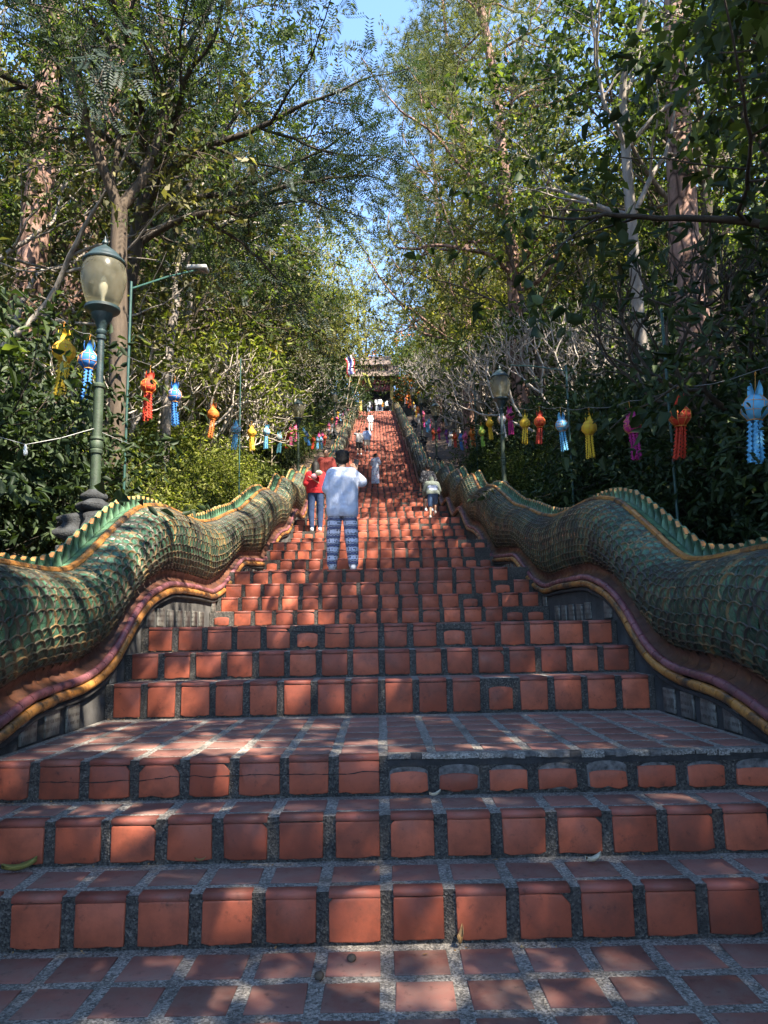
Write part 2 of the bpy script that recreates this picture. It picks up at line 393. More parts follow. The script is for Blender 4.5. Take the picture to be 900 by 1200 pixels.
TP, TW = 0.25, 0.197
cols = [(-7.5 + c) * TP + 0.008 for c in range(16)]
for k, (y, z) in enumerate(steps):
    zb = 0 if k == 0 else steps[k - 1][1]
    y1 = steps[k + 1][0] if k + 1 < len(steps) else y + 14
    near = k < 34
    sh = rng.normal(0, 0.012) if k > 5 else 0
    for ci, cx in enumerate(cols):
        x0, x1 = cx - TW / 2 + sh + rng.normal(0, 0.002), cx + TW / 2 + sh + rng.normal(0, 0.002)
        broken = (k == 2 and cx > 0.02) or (near and k > 2 and rng.random() < 0.04) or (near and k > 5 and ci >= 14 and rng.random() < 0.35)
        if near and k > 5 and ci == 15 and rng.random() < 0.2: continue
        top = z - 0.022
        if broken:
            if k == 2:
                slab_y(x0 + .006 - rng.random() * .01, x1 - .006 + rng.random() * .01, zb + 0.016, z - 0.040 - rng.random() * .015, y, 0.012, 6, 0.006, 0.022 + rng.random() * .02)
                slab_y(x0 + .004, x1 - .004, zb + 0.014, z - 0.060 - rng.random() * 0.028, y, 0.017, 2, 0.006, 0.004 + rng.random() * .016)
            else:
                slab_y(x0 + .01, x1 - .01, zb + 0.02, z - 0.06, y, 0.011, 2, 0.006, 0.02)
            continue
        slab_y(x0, x1, zb + 0.012, top, y, 0.011, 2, 0.0045 if near else 0.002, 0.0 if k < 6 or rng.random() < .7 else 0.03)
        # bullnose tile along the tread edge
        prof = [(y - 0.0125, z - 0.019), (y - 0.016, z - 0.010), (y - 0.0135, z + 0.001), (y - 0.007, z + 0.007), (y + 0.045, z + 0.008), (y + 0.048, z)]
        if near:
            zj = rng.normal(0, 0.0015)
            V = [(x0, p[0], p[1] + zj) for p in prof] + [(x1, p[0], p[1] + zj) for p in prof]; n = len(prof)
            st.add(V, [(q, n + q, n + q + 1, q + 1) for q in range(n - 1)] + [tuple(reversed(range(n)))[::-1], tuple(range(n, 2 * n))[::-1]], 4)
        else:
            st.add([(x0, y - 0.013, z - 0.015), (x1, y - 0.013, z - 0.015), (x1, y - 0.01, z + 0.006), (x0, y - 0.01, z + 0.006), (x1, y + 0.045, z + 0.006), (x0, y + 0.045, z + 0.006)],
                   [(0, 1, 2, 3), (3, 2, 4, 5)], 4)
    if k < 40:
        depth = y1 - y
        off = 0.105 if k < 2 else 0.10
        q = y + off
        while q + 0.19 < y1 - 0.01:
            for cx in cols:
                slab_z(cx - TW / 2 + sh, cx + TW / 2 + sh, q, q + 0.19, z, 0.005, 3)
            q += TP
q = 3.12 - 0.26
while q > -3:
    for cx in cols: slab_z(cx - TW / 2, cx + TW / 2, q, q + 0.195, 0, 0.005, 3)
    q -= TP
# the broken right half of the fourth tread edge: a bare mortar lip with a gap beneath
for a in range(34):
    x0 = 0.03 + a * 0.0575; x1 = x0 + 0.0575
    y, z = steps[2]
    d0, d1 = rng.random(2) * 0.02 - .006
    zt = z + 0.006 + rng.random() * 0.004; zl = z - 0.012 - rng.random() * 0.012
    st.add([(x0, y - 0.012 - d0, zl), (x1, y - 0.012 - d1, zl), (x1, y - 0.014 - d1, zt - 0.006), (x0, y - 0.014 - d0, zt - 0.006), (x1, y - 0.001, zt), (x0, y - 0.001, zt), (x1, y + 0.07 + d1, z + 0.001), (x0, y + 0.07 + d0, z + 0.001)],
           [(0, 1, 2, 3), (3, 2, 4, 5), (5, 4, 6, 7)], 6 if rng.random() < 0.2 else (5 if rng.random() < .25 else 0))
    st.add([(x0, y - 0.006, z - 0.05), (x1, y - 0.006, z - 0.05), (x1, y - 0.006, z - 0.018), (x0, y - 0.006, z - 0.018)], [(0, 1, 2, 3)], 5)
def crack(pts, w, y):
    P = np.array(pts); 
    for a in range(len(P) - 1):
        (xa, za), (xb, zb_) = P[a], P[a + 1]
        wa, wb = w * (0.4 + rng.random()), w * (0.4 + rng.random())
        st.add([(xa, y, za - wa), (xb, y, zb_ - wb), (xb, y, zb_ + wb), (xa, y, za + wa)], [(0, 1, 2, 3)], 7)
xs = np.linspace(-1.78, 0.02, 46); zc = 0.487 + np.cumsum(rng.normal(0, 0.0045, 46)); zc -= np.linspace(0, zc[-1] - 0.505, 46)
crack(list(zip(xs, zc)), 0.0022, steps[2][0] - 0.0135)
xs = np.linspace(-1.5, 0.9, 50); zc = 1.20 + np.cumsum(rng.normal(0, 0.003, 50)); zc -= np.linspace(0, zc[-1] - 1.2, 50)
crack(list(zip(xs, zc)), 0.003, steps[5][0] - 0.0135)
stairs = st.build('stairs', [M['grout_top'], M['grout_riser'], M['riser'], M['tread'], M['nose'], M['mortar'], M['chip'], M['crack']])
tag(stairs, 'long flight of red terracotta tile stairs with grey pebble joints', None, None, 'structure')

# ------------------------------------------------------------------ serpent balustrades
# y, height of the base moulding and of the crest where they were read off; farther up they follow the flights
cyb = [-4, 0, 3.0, 4.06, 4.49, 5.15, 5.56, 5.85, 6.2, 6.6, 7.25, 8.3, 9.1, 9.8, 10.4, 11.0, 12.1, 13.2, 13.95, 14.8, 16.4, 17.6]
czb = [.28, .32, .46, .75, .86, .89, .97, 1.11, 1.37, 1.54, 1.67, 1.68, 1.66, 1.80, 2.03, 2.24, 2.32, 2.40, 2.72, 3.05, 3.45, 3.75]
cyt = [-4, 0, 3.0, 4.6, 5.0, 5.5, 5.85, 6.2, 6.57, 7.0, 7.5, 8.0, 8.5, 9.5, 10.3, 11.3, 12.3, 13.3, 14.3, 15.2, 16.2, 17.5]
czt = [1.3, 1.45, 1.72, 1.76, 1.75, 1.77, 1.93, 2.12, 2.30, 2.50, 2.60, 2.66, 2.66, 2.70, 2.84, 3.10, 3.32, 3.66, 4.0, 4.2, 4.28, 4.6]
def zbase(y):
    y = np.asarray(y, float); a = np.interp(y, cyb, czb)
    far = sm35(y - 0.15) + 0.36
    w = np.clip((y - 15.5) / 2, 0, 1); return a * (1 - w) + far * w
def zcrest(y):
    y = np.asarray(y, float); a = np.interp(y, cyt, czt)
    far = sm5(y) * 0.7 + sm25(y) * 0.3 + 1.3 + 0.10 * np.sin(y * 1.9)
    w = np.clip((y - 15.5) / 2, 0, 1); return a * (1 - w) + far * w
_by = np.arange(-4, 90, 0.05)
def sm_arr(a, w):
    k = np.exp(-0.5 * (np.arange(-3 * w, 3 * w + .01, 0.05) / w) ** 2); k /= k.sum()
    return np.convolve(np.pad(a, len(k) // 2, mode='edge'), k, 'valid')[:len(_by)]
_zb = sm_arr(zbase(_by), 0.14); _zt = sm_arr(zcrest(_by), 0.16)
def ZB(y): return np.interp(y, _by, _zb)
def ZT(y): return np.interp(y, _by, _zt) - 0.085
X0 = 2.05
def body_pt(y, t, out=0.0):
    """t 0..1 from the inner foot of the body over its belly to the crest line; returns x (unsigned), z"""
    h = ZT(y) - ZB(y) - 0.10
    th = np.radians(-62 + t * 152)
    e = 2 / 2.6
    c, s = np.cos(th), np.sin(th)
    u = 0.44 - (0.45 + out) * np.sign(c) * np.abs(c) ** e
    v = 0.5 + (0.5 + out / 1.0) * np.sign(s) * np.abs(s) ** e
    return X0 + u, ZB(y) + 0.06 + h * v

def sweep(mb, sx, ys, prof, mi=0, closed=False, gap=None):
    """prof(y)->[(x,z)...]; swept along y on side sx"""
    P = [np.array(prof(y)) for y in ys]; n = len(P[0])
    V = [(sx * p[0], y, p[1]) for y, pr in zip(ys, P) for p in pr]
    F = []
    for a in range(len(ys) - 1):
        for b in range(n if closed else n - 1):
            c = (b + 1) % n
            f = (a * n + b, a * n + c, (a + 1) * n + c, (a + 1) * n + b)
            F.append(f if sx > 0 else f[::-1])
    mb.add(V, F, mi)

def naga(sx, label):
    root = empty('serpent_balustrade', (sx * 2.5, 0, 0))
    tag(root, label, 'balustrade', 'serpent balustrades flanking the stairs')
    inv = Matrix.Translation((-sx * 2.5, 0, 0))
    def fin(o):
        o.matrix_parent_inverse = inv; return o
    ys = np.concatenate([np.arange(-3, 20, 0.09), np.arange(20, 88, 0.22)])
    # supporting wall
    w = MB()
    sweep(w, sx, ys, lambda y: [(X0 - .015, float(stair_z(y)) - 0.5 if y < 3 else float(sm25(y)) - 1.9), (X0 - .015, ZB(y) - 0.085), (X0 + .93, ZB(y) - 0.085), (X0 + .93, float(sm25(y)) - 2.2)])
    fin(w.build('base_wall', [M['wall']], root))
    # memorial plaques let into the wall above each landing
    lr = np.random.default_rng(31 if sx > 0 else 32)
    runs = [(3.98, 5.5, 0.585, .31), (5.66, 5.9, .835, .2), (6.5, 8.8, 1.244, .315), (9.0, 10.0, 1.425, .3), (10.2, 12.4, 1.984, .33), (13.9, 16.0, 2.79, .36)]
    for (a, b, z, pitch) in runs:
        y = a
        while y + 0.2 < b:
            zz_ = float(stair_z(y + .08))
            hh = min(0.165, float(ZB(y + .1)) - 0.11 - zz_)
            if hh > 0.07 and lr.random() < 0.93:
                pb = MB(); xa = sx * (X0 - .016); xb = sx * (X0 - .032)
                tilt = lr.normal(0, 0.004)
                pb.box((min(xa, xb), y, zz_ + 0.012 + tilt), (max(xa, xb), y + pitch * 0.64, zz_ + 0.012 + hh + tilt), 0, 0.004)
                p = fin(pb.build('plaque', [M['plaque']], root))
            y += pitch
    # two glazed rolls and the brown cove over them, cut into short tiles
    def roll(name, du, dz, r, mat, seg):
        rb = MB(); y = -3.0
        while y < 84:
            L = seg * (0.85 + 0.3 * rng.random()) * (1 if y < 25 else 2.5)
            q = np.linspace(y + 0.004, y + L - 0.003, 4 if y < 25 else 3)
            jit = rng.normal(0, 0.002)
            pts = np.stack([np.full(len(q), sx * (X0 + du)), q, ZB(q) + dz + jit], -1)
            rb.tube(pts, r * (0.97 + 0.06 * rng.random()), 10 if y < 25 else 6); y += L
        fin(rb.build(name, [mat], root, 40))
    roll('ochre_moulding', -0.030, -0.052, 0.032, M['ochre'], 0.19)
    roll('pink_moulding', -0.012, 0.010, 0.029, M['pink'], 0.15)
    u = MB()
    sweep(u, sx, ys, lambda y: [(X0 - .03, ZB(y) - 0.095), (X0 - .045, ZB(y) - 0.115), (X0 - .01, ZB(y) - 0.135), (X0 - .012, ZB(y) - 0.09)], 0)
    fin(u.build('under_moulding', [M['mortar']], root))
    c = MB(); y = -3.0
    while y < 84:
        L = 0.17 if y < 25 else 0.5
        q = [y + 0.002, y + L - 0.002]
        sweep(c, sx, q, lambda t: [(X0 + .008, ZB(t) + 0.03), (X0 + .055, ZB(t) + 0.055), (X0 + .075, ZB(t) + 0.095), (X0 + .06, ZB(t) + 0.135), (X0 + .045, ZB(t) + 0.15), (X0 + .05, ZB(t) + 0.16), (X0 + .12, ZB(t) + 0.165)]); y += L
    fin(c.build('brown_cove', [M['brown']], root, 50))
    # body: smooth core, then overlapping glazed scales, free edge pointing up the stairs
    core = MB()
    sweep(core, sx, ys, lambda y: [body_pt(y, t, -0.02) for t in np.linspace(0.02, 1, 15)] + [(X0 + .44 + .07 + .33 * f, ZT(y) - .10 - .55 * (ZT(y) - ZB(y)) * f ** 1.3) for f in np.linspace(0.05, 1, 7)])
    core_o = core.build('body', [M['mortar']], root, 80); fin(core_o)
    VV, FF, MM = [], [], []
    cnt = 0
    def scales(y0, y1, dy, rows, na, big):
        nonlocal cnt
        phi = np.linspace(-R(118), R(118), na)
        rad = np.array([0.02, 0.55, 0.86, 0.90, 0.985, 1.0])
        hgt = np.array([0.008, 0.012, 0.002, 0.017, 0.015, -0.026])
        for k in range(rows):
            yk = np.arange(y0, y1, dy) + (k % 2) * dy / 2
            n = len(yk); yk = yk + rng.normal(0, dy * 0.02, n)
            t = np.full(n, 0.075 + 0.83 * (k + 0.3) / rows) + rng.normal(0, 0.002, n)
            d = 0.01
            def P(yv, tv):
                x, z = body_pt(yv, tv); return np.stack([sx * x, yv, z], -1)
            p = P(yk, t); ty = P(yk + d, t) - P(yk - d, t); ts = P(yk, t + d) - P(yk, t - d)
            ty /= np.linalg.norm(ty, axis=1, keepdims=True); ts /= np.linalg.norm(ts, axis=1, keepdims=True)
            nn = np.cross(ty, ts) * (-sx); nn /= np.linalg.norm(nn, axis=1, keepdims=True)
            a = ty * 0.87 + ts * 0.50; a /= np.linalg.norm(a, axis=1, keepdims=True)
            b = np.cross(nn, a)
            nn2 = nn
            a2 = a + nn * (0.15 + rng.normal(0, 0.022, (n, 1)))
            sz = dy * big * (0.95 + 0.1 * rng.random((n, 1)))
            rib = (np.arange(na) % 2) * 0.004
            loc = []
            for ri, (rq, hq) in enumerate(zip(rad, hgt)):
                for ai, ph in enumerate(phi):
                    loc.append((rq * math.cos(ph), rq * math.sin(ph), hq + (rib[ai] if ri in (0, 1) else 0)))
            loc = np.array(loc); f3 = dy / 0.13
            W_ = p[:, None, :] + sz[:, None, :] * (loc[None, :, 0:1] * a2[:, None, :] + loc[None, :, 1:2] * b[:, None, :]) + (loc[None, :, 2:3] * f3 + 0.004) * nn2[:, None, :]
            nv = len(loc)
            F = []; mi = []
            for ri in range(len(rad) - 1):
                for ai in range(na - 1):
                    f = (ri * na + ai, ri * na + ai + 1, (ri + 1) * na + ai + 1, (ri + 1) * na + ai)
                    F.append(f[::-1]); mi.append(1 if ri >= 2 else 0)
            F.append(None)
            F = np.array(F[:-1])
            VV.append(W_.reshape(-1, 3))
            FF.append((F[None] + (cnt + np.arange(n) * nv)[:, None, None]).reshape(-1, 4)); MM.append(np.tile(mi, n)); cnt += n * nv
    scales(1.0, 13.0, 0.122, 13, 11, 0.72)
    scales(13.0, 30.0, 0.13, 12, 9, 0.70)
    scales(30.0, 84.0, 0.24, 7, 5, 0.66)
    me = mesh_np('scales', np.concatenate(VV), np.concatenate(FF), [M['scale'], M['rim']], np.concatenate(MM))
    o = link('scales', me, core_o); o.matrix_parent_inverse = Matrix.Identity(4)
    # ochre roll along the shoulder
    rb = MB(); y = -3.0
    while y < 84:
        L = 0.2 * (0.9 + 0.2 * rng.random()) * (1 if y < 25 else 2)
        q = np.linspace(y + 0.003, y + L - 0.002, 4)
        pr = [body_pt(t, 0.90, 0.03) for t in q]
        rb.tube([(sx * a, t, b + 0.012) for t, (a, b) in zip(q, pr)], 0.031, 8); y += L
    fin(rb.build('shoulder_roll', [M['ochre']], root, 40))
    # crest: fluted green flank tiles, and a saw of green fins with an orange inset on each
    cr = MB(); y = -3.0
    while y < 84:
        L = 0.15 if y < 25 else 0.2
        zt, zs = float(ZT(y)), float(ZT(y + L)); sl_ = (zs - zt)
        ax, az = body_pt(y + L * .5, 0.885, 0.02); xc = X0 + .44
        n = 4
        for q in range(n):                                   # flutes
            f0, f1 = q / n, (q + 1) / n - 0.03
            pa = []
            for f in (f0, (f0 + f1) / 2, f1):
                yb = y + L * f
                ax, az = body_pt(yb, 0.92, 0.0)
                lift = 0.016 if f not in (f0, f1) else 0.0
                pa.append([(sx * (ax + 0.02), yb - 0.01, az + 0.01 + lift), (sx * (ax + .10), yb + 0.015, float(ZT(yb)) - 0.045 + lift), (sx * (xc - .035), yb + 0.05, float(ZT(yb)) + 0.005 + lift)])
            V = [v for row in pa for v in row]
            F = []
            for r_ in range(2):
                for c_ in range(2):
                    f = (r_ * 3 + c_, r_ * 3 + c_ + 1, r_ * 3 + c_ + 4, r_ * 3 + c_ + 3); F.append(f if sx > 0 else f[::-1])
            cr.add(V, F, 0)
        hgt = 0.088 * (0.92 + 0.16 * rng.random())
        P = [(0.0, -0.03), (L * 1.02, -0.03), (L * 1.05, 0.03), (L * 0.92, hgt), (L * 0.70, hgt * 1.06), (L * 0.08, 0.035)]
        P = [(a, b + sl_ * a / L) for a, b in P]
        hw = [0.05, 0.05, 0.035, 0.018, 0.018, 0.045]
        V = [(sx * (xc - h), y + a, zt + b) for (a, b), h in zip(P, hw)] + [(sx * (xc + h), y + a, zt + b) for (a, b), h in zip(P, hw)]
        F = [tuple(range(6)), tuple(range(11, 5, -1))] + [(q, (q + 1) % 6, 6 + (q + 1) % 6, 6 + q) for q in range(6)]
        F = [f[::-1] if sx > 0 else f for f in F]
        cr.add(V, F, 0)
        # orange inset lying on the slope that faces down the stairs, wrapping to the inner flank
        e0, e1 = np.array(P[5]), np.array(P[4]); dd = e1 - e0; nl = np.array([-dd[1], dd[0]]); nl = nl / np.linalg.norm(nl) * 0.006
        A, B = e0 + dd * 0.34 + nl, e0 + dd * 0.86 + nl
        wa, wb = 0.017, 0.010
        V = [(sx * (xc - wa - .004), y + A[0], zt + A[1]), (sx * (xc + wa), y + A[0], zt + A[1]), (sx * (xc + wb), y + B[0], zt + B[1]), (sx * (xc - wb - .004), y + B[0], zt + B[1]),
             (sx * (xc - wa - .014), y + A[0] + .022, zt + A[1] - .018), (sx * (xc - wb - .014), y + B[0] + .018, zt + B[1] - .030)]
        F = [(0, 1, 2, 3), (0, 3, 5, 4)]
        cr.add(V, [f if sx > 0 else f[::-1] for f in F], 1)
        y += L
    fin(cr.build('crest', [M['fin'], M['orange']], root))
    return root
naga(1, 'green scaled serpent balustrade winding up the right side of the stairs')
naga(-1, 'green scaled serpent balustrade winding up the left side of the stairs')
# ------------------------------------------------------------------ trees: skeletons, bark tubes and real leaf faces
def unit(v):
    v = np.asarray(v, float); return v / (np.linalg.norm(v, axis=-1, keepdims=True) + 1e-9)

class Sk:
    def __init__(s): s.poly = []; s.tips = []     # tips: (point, direction, radius of the clump)
    def bark(s, name, mat, parent, nmax=10):
        VV, FF, c = [], [], 0
        for P, r in s.poly:
            n = 10 if r[0] > 0.09 else (6 if r[0] > 0.03 else (4 if r[0] > .012 else 3))
            V, F = tube_geo(P, r, min(n, nmax), False)
            VV.append(V); FF.append(np.array(F) + c); c += len(V)
        me = mesh_np(name, np.concatenate(VV), np.concatenate(FF), mat)
        me.polygons.foreach_set('use_smooth', np.ones(len(me.polygons), bool))
        return link(name, me, parent)

def perp(rng, d):
    a = unit(np.cross(d, rng.normal(size=3))); return a

def limb(rng, sk, p, d, L, r0, r1, wander=0.12, up=0.05, seg=None):
    n = max(4, int(L / (seg or max(0.25, L / 12)))); P = [np.array(p, float)]; d = unit(d); D = [d]
    for _ in range(n):
        d = unit(d + rng.normal(0, wander, 3) + np.array([0, 0, up])); P.append(P[-1] + d * L / n); D.append(d)
    P = np.array(P); rad = np.linspace(r0, r1, n + 1); sk.poly.append((P, rad)); return P, rad, np.array(D)

def branch(rng, sk, p, d, L, r, lev, S):
    P, rad, D = limb(rng, sk, p, d, L, r, r * S.get('taper', .45), S['wander'], S['up'])
    if lev >= S['lev']:
        sk.tips.append((P[-1], D[-1], 1.0))
        if S.get('mid', True): sk.tips.append((P[len(P) // 2], D[-1], 1.0))
        return
    n = S['n'][min(lev, len(S['n']) - 1)]
    for k in range(n):
        f = S['start'] + (1 - S['start']) * (k + rng.random()) / n
        i = min(len(P) - 1, int(f * (len(P) - 1)))
        a = R(S['ang'] + rng.normal(0, 12)); q = perp(rng, D[i])
        nd = D[i] * math.cos(a) + q * math.sin(a)
        branch(rng, sk, P[i], nd, L * S['ratio'] * (0.75 + 0.5 * rng.random()), max(rad[i] * 0.62, 0.006), lev + 1, S)
    branch(rng, sk, P[-1], D[-1], L * S['ratio'] * 0.9, rad[-1] * 0.9, lev + 1, S)

def fork(rng, sk, p, d, L, r, lev, maxlev, ang=38, ratio=.78, up=.1, nk=(2, 3), wander=.10):
    """candelabra branching of a frangipani"""
    P, rad, D = limb(rng, sk, p, d, L * (0.8 + .4 * rng.random()), r, r * .8, wander, up)
    if lev >= maxlev:
        sk.tips.append((P[-1], D[-1], 1.0)); return
    k = nk[0] if rng.random() < 0.6 else nk[1]; q0 = perp(rng, D[-1]); q1 = np.cross(D[-1], q0); ph = rng.random() * 6.28
    for j in range(k):
        a = R(ang + rng.normal(0, 9)); t = ph + j * 6.283 / k
        nd = D[-1] * math.cos(a) + (q0 * math.cos(t) + q1 * math.sin(t)) * math.sin(a)
        fork(rng, sk, P[-1], nd, L * ratio, max(r * .70, 0.007), lev + 1, maxlev, ang, ratio, up, nk, wander)

def leaf_geo(rng, C, size, D=None, asp=0.42, droop=0.3, hexa=False, flat=0.5):
    """one leaf (two or four faces folded at the midrib) at each centre C"""
    n = len(C); sz = size * (0.65 + 0.7 * rng.random((n, 1)))
    a = rng.normal(size=(n, 3))
    if D is not None: a = unit(a) + D * 0.8
    a[:, 2] -= droop; a = unit(a)
    nn = rng.normal(size=(n, 3)); nn[:, 2] += flat * 2.2
    b = unit(np.cross(nn, a)); c = np.cross(a, b)
    L, w = sz, sz * asp * (0.8 + .4 * rng.random((n, 1))); fo = w * 0.35
    if hexa:
        pts = [C, C + a * L * .3 + b * w * .46 + c * fo, C + a * L * .7 + b * w * .34 + c * fo * .5, C + a * L - c * L * .12, C + a * L * .7 - b * w * .34 + c * fo * .5, C + a * L * .3 - b * w * .46 + c * fo]
        V = np.stack(pts, 1).reshape(-1, 3); o = np.arange(n)[:, None] * 6
        F = np.concatenate([o + [0, 1, 2, 3], o + [0, 3, 4, 5]], 1).reshape(-1, 4)
    else:
        pts = [C, C + a * L * .45 + b * w * .5 + c * fo, C + a * L, C + a * L * .45 - b * w * .5 + c * fo]
        V = np.stack(pts, 1).reshape(-1, 3); F = (np.arange(n)[:, None] * 4 + np.array([0, 1, 2, 3]))
    return V, F

def crown(rng, sk, name, mat, parent, per, spread, size, asp=.42, droop=.3, hexa=False, frac=1.0, flat=.5, clump=0.55):
    T = sk.tips if frac >= 1 else [t for t in sk.tips if rng.random() < frac]
    C, D = [], []
    for p, d, s in T:                                          # leaves sit in two ranks along short sprigs
        k = max(1, int(round(per * s * (0.5 + rng.random()) / 7)))
        q = p + rng.normal(0, spread, (k, 3)) * np.array([1, 1, 0.7]) * (0.6 + .8 * rng.random())
        ax = unit(unit(rng.normal(size=(k, 3))) + d * .7 + np.array([0, 0, -.25 - .5 * droop])); sd = unit(np.cross(ax, rng.normal(size=(k, 3)) + np.array([0, 0, 2.0])))
        L = size * (2.2 + 1.2 * rng.random((k, 1)))
        for j in range(7):
            sg = (1 if j % 2 else -1) if j < 6 else 0
            C.append(q + ax * L * (j / 6.0) + rng.normal(0, size * .12, (k, 3))); D.append(unit(ax * .7 + sd * sg) * 1.6)
    C = np.concatenate(C); D = np.concatenate(D)
    V, F = leaf_geo(rng, C, size, D, asp, droop, hexa, flat)
    return link(name, mesh_np(name, V, F, mat), parent)

def needles(rng, sk, name, mat, parent, per, length, width, spread=.25):
    C, A = [], []
    for p, d, s in sk.tips:
        for q in range(9):
            c = p + rng.normal(0, spread, 3) * np.array([1.5, 1.5, .7])
            k = per; a = unit(unit(rng.normal(size=(k, 3))) + d * 0.5 + np.array([0, 0, .25]))
            C.append(np.repeat(c[None], k, 0)); A.append(a)
    C = np.concatenate(C); A = np.concatenate(A); n = len(C)
    b = unit(np.cross(A, rng.normal(size=(n, 3)))) * width; L = length * (.7 + .6 * rng.random((n, 1)))
    V = np.stack([C - b, C + b, C + A * L + b * .4 , C + A * L - b * .4], 1).reshape(-1, 3)
    return link(name, mesh_np(name, V, np.arange(n * 4).reshape(-1, 4), mat), parent)

def at_px(px, py, y):
    """the world point on the line of sight of a photograph pixel at forward distance y (used once, to read distances off)"""
    v = fwd + rr * ((px - 450) / 866) + uu * ((600 - py) / 866); t = y / v.y
    return np.array([v.x * t, y, v.z * t + EYE])

def gz(x, y): return float(ground_z(x, y))

BROAD = dict(lev=3, n=[4, 4, 3], start=.35, ang=48, ratio=.58, wander=.13, up=.03, taper=.5)
def broad_tree(seed, H, trunk_f, spread, bark, leafm, size, per, lean=(0, 0), r=None, S=BROAD, asp=.42, droop=.3, hexa=False, lspread=.55, frac=1.0, boughs=5, low=0.0):
    rng = np.random.default_rng(seed); sk = Sk()
    r = r or H * .022
    P, rad, D = limb(rng, sk, (0, 0, -0.4), (lean[0], lean[1], 1), H * trunk_f, r, r * .66, .05, .04)
    for k in range(boughs):
        a = 6.283 * (k + rng.random() * .6) / boughs; tilt = .55 + .6 * rng.random()
        i = len(P) - 1 - int(rng.random() * len(P) * (.3 + low))
        branch(rng, sk, P[i], (math.cos(a) * tilt, math.sin(a) * tilt, .75), spread * (.8 + .3 * rng.random()), rad[i] * .55, 1, S)
    branch(rng, sk, P[-1], D[-1], H * (1 - trunk_f) * .7, rad[-1] * .8, 1, S)
    t = empty('tree'); sk.bark('trunk', bark, t)
    crown(rng, sk, 'crown', leafm, t, per, lspread, size, asp, droop, hexa, frac)
    return t

def pine_tree(seed, H, r, first, blen, per=7, lean=(0, 0), nb=26, up=.06):
    rng = np.random.default_rng(seed); sk = Sk()
    P, rad, D = limb(rng, sk, (0, 0, -0.5), (lean[0], lean[1], 1), H, r, r * .25, .025, .02, .8)
    S = dict(lev=3, n=[4, 4], start=.3, ang=45, ratio=.5, wander=.16, up=up, taper=.5, mid=True)
    for k in range(nb):
        f = first + (1 - first) * (k + rng.random()) / nb; i = min(len(P) - 1, int(f * (len(P) - 1)))
        a = rng.random() * 6.283; L = blen * (1.15 - .75 * (f - first) / (1 - first)) * (.7 + .5 * rng.random())
        branch(rng, sk, P[i], (math.cos(a), math.sin(a), .12 + .3 * rng.random()), L, max(.03, rad[i] * .35), 2, S)
    t = empty('pine_tree'); sk.bark('trunk', M['bark_pine'], t)
    needles(rng, sk, 'crown', M['needle'], t, per, .32, .013, .42)
    return t

def frangipani(seed, H, lev, leafm, frac, per=7, size=.24, bark=None, r=.075, d0=(0, 0, 1), ang=38, stems=2, up=.1, L0=.33):
    rng = np.random.default_rng(seed); sk = Sk()
    for s_ in range(stems):
        d = np.array(d0, float) + rng.normal(0, .25, 3) * np.array([1, 1, 0])
        fork(rng, sk, (rng.normal(0, .1), rng.normal(0, .1), -.3), d, H * L0, r, 0, lev, ang, .77, up)
    t = empty('frangipani_tree'); sk.bark('trunk', bark or M['bark_frangi'], t)
    crown(rng, sk, 'crown', leafm, t, per, .10, size, .30, .1, True, frac, .2)
    return t

def shrub(seed, H, Wd, leafm, size, nleaf, asp=.45, stems=9):
    rng = np.random.default_rng(seed); sk = Sk()
    S = dict(lev=2, n=[4, 3], start=.25, ang=40, ratio=.55, wander=.15, up=.04, taper=.5)
    for k in range(stems):
        a = rng.random() * 6.283; e = .25 + .65 * rng.random() * Wd / H
        branch(rng, sk, (math.cos(a) * .25 * Wd * rng.random(), math.sin(a) * .25 * Wd * rng.random(), -.3), (math.cos(a) * e, math.sin(a) * e, 1), H * (.45 + .25 * rng.random()), .025, 0, S)
    t = empty('shrub'); sk.bark('stems', M['bark_dark'], t)
    crown(rng, sk, 'foliage', leafm, t, nleaf / max(1, len(sk.tips)), .24, size, asp, .35, True)
    return t

def put(o, name, label, cat, x, y, rz=0.0, sc=1.0, group=None, z=None, first=False):
    c = o if first else copy_tree(o)
    c.name = name; c.location = (x, y, gz(x, y) if z is None else z); c.rotation_euler = (0, 0, rz); c.scale = (sc,) * 3
    tag(c, label, cat, group); return c
def X_at(px, y): return (px - 445.0) / 866.0 * y * 1.0

rng = np.random.default_rng(11)
# --- shrubs behind the balustrades -------------------------------------------------
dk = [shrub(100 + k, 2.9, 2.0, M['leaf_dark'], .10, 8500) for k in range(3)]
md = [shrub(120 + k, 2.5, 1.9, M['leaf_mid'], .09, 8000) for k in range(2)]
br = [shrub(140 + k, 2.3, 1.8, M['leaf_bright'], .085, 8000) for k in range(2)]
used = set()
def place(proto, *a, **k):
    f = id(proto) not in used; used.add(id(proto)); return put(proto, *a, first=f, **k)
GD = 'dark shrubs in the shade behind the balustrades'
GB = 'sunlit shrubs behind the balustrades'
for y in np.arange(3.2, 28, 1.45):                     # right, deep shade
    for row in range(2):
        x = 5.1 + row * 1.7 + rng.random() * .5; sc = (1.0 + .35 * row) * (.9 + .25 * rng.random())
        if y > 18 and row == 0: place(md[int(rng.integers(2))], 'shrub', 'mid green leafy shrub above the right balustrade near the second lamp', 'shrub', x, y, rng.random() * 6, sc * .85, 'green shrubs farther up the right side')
        else: place(dk[int(rng.integers(3))], 'shrub', 'dense dark green shrub in shade behind the right balustrade', 'shrub', x, y, rng.random() * 6, sc, GD)
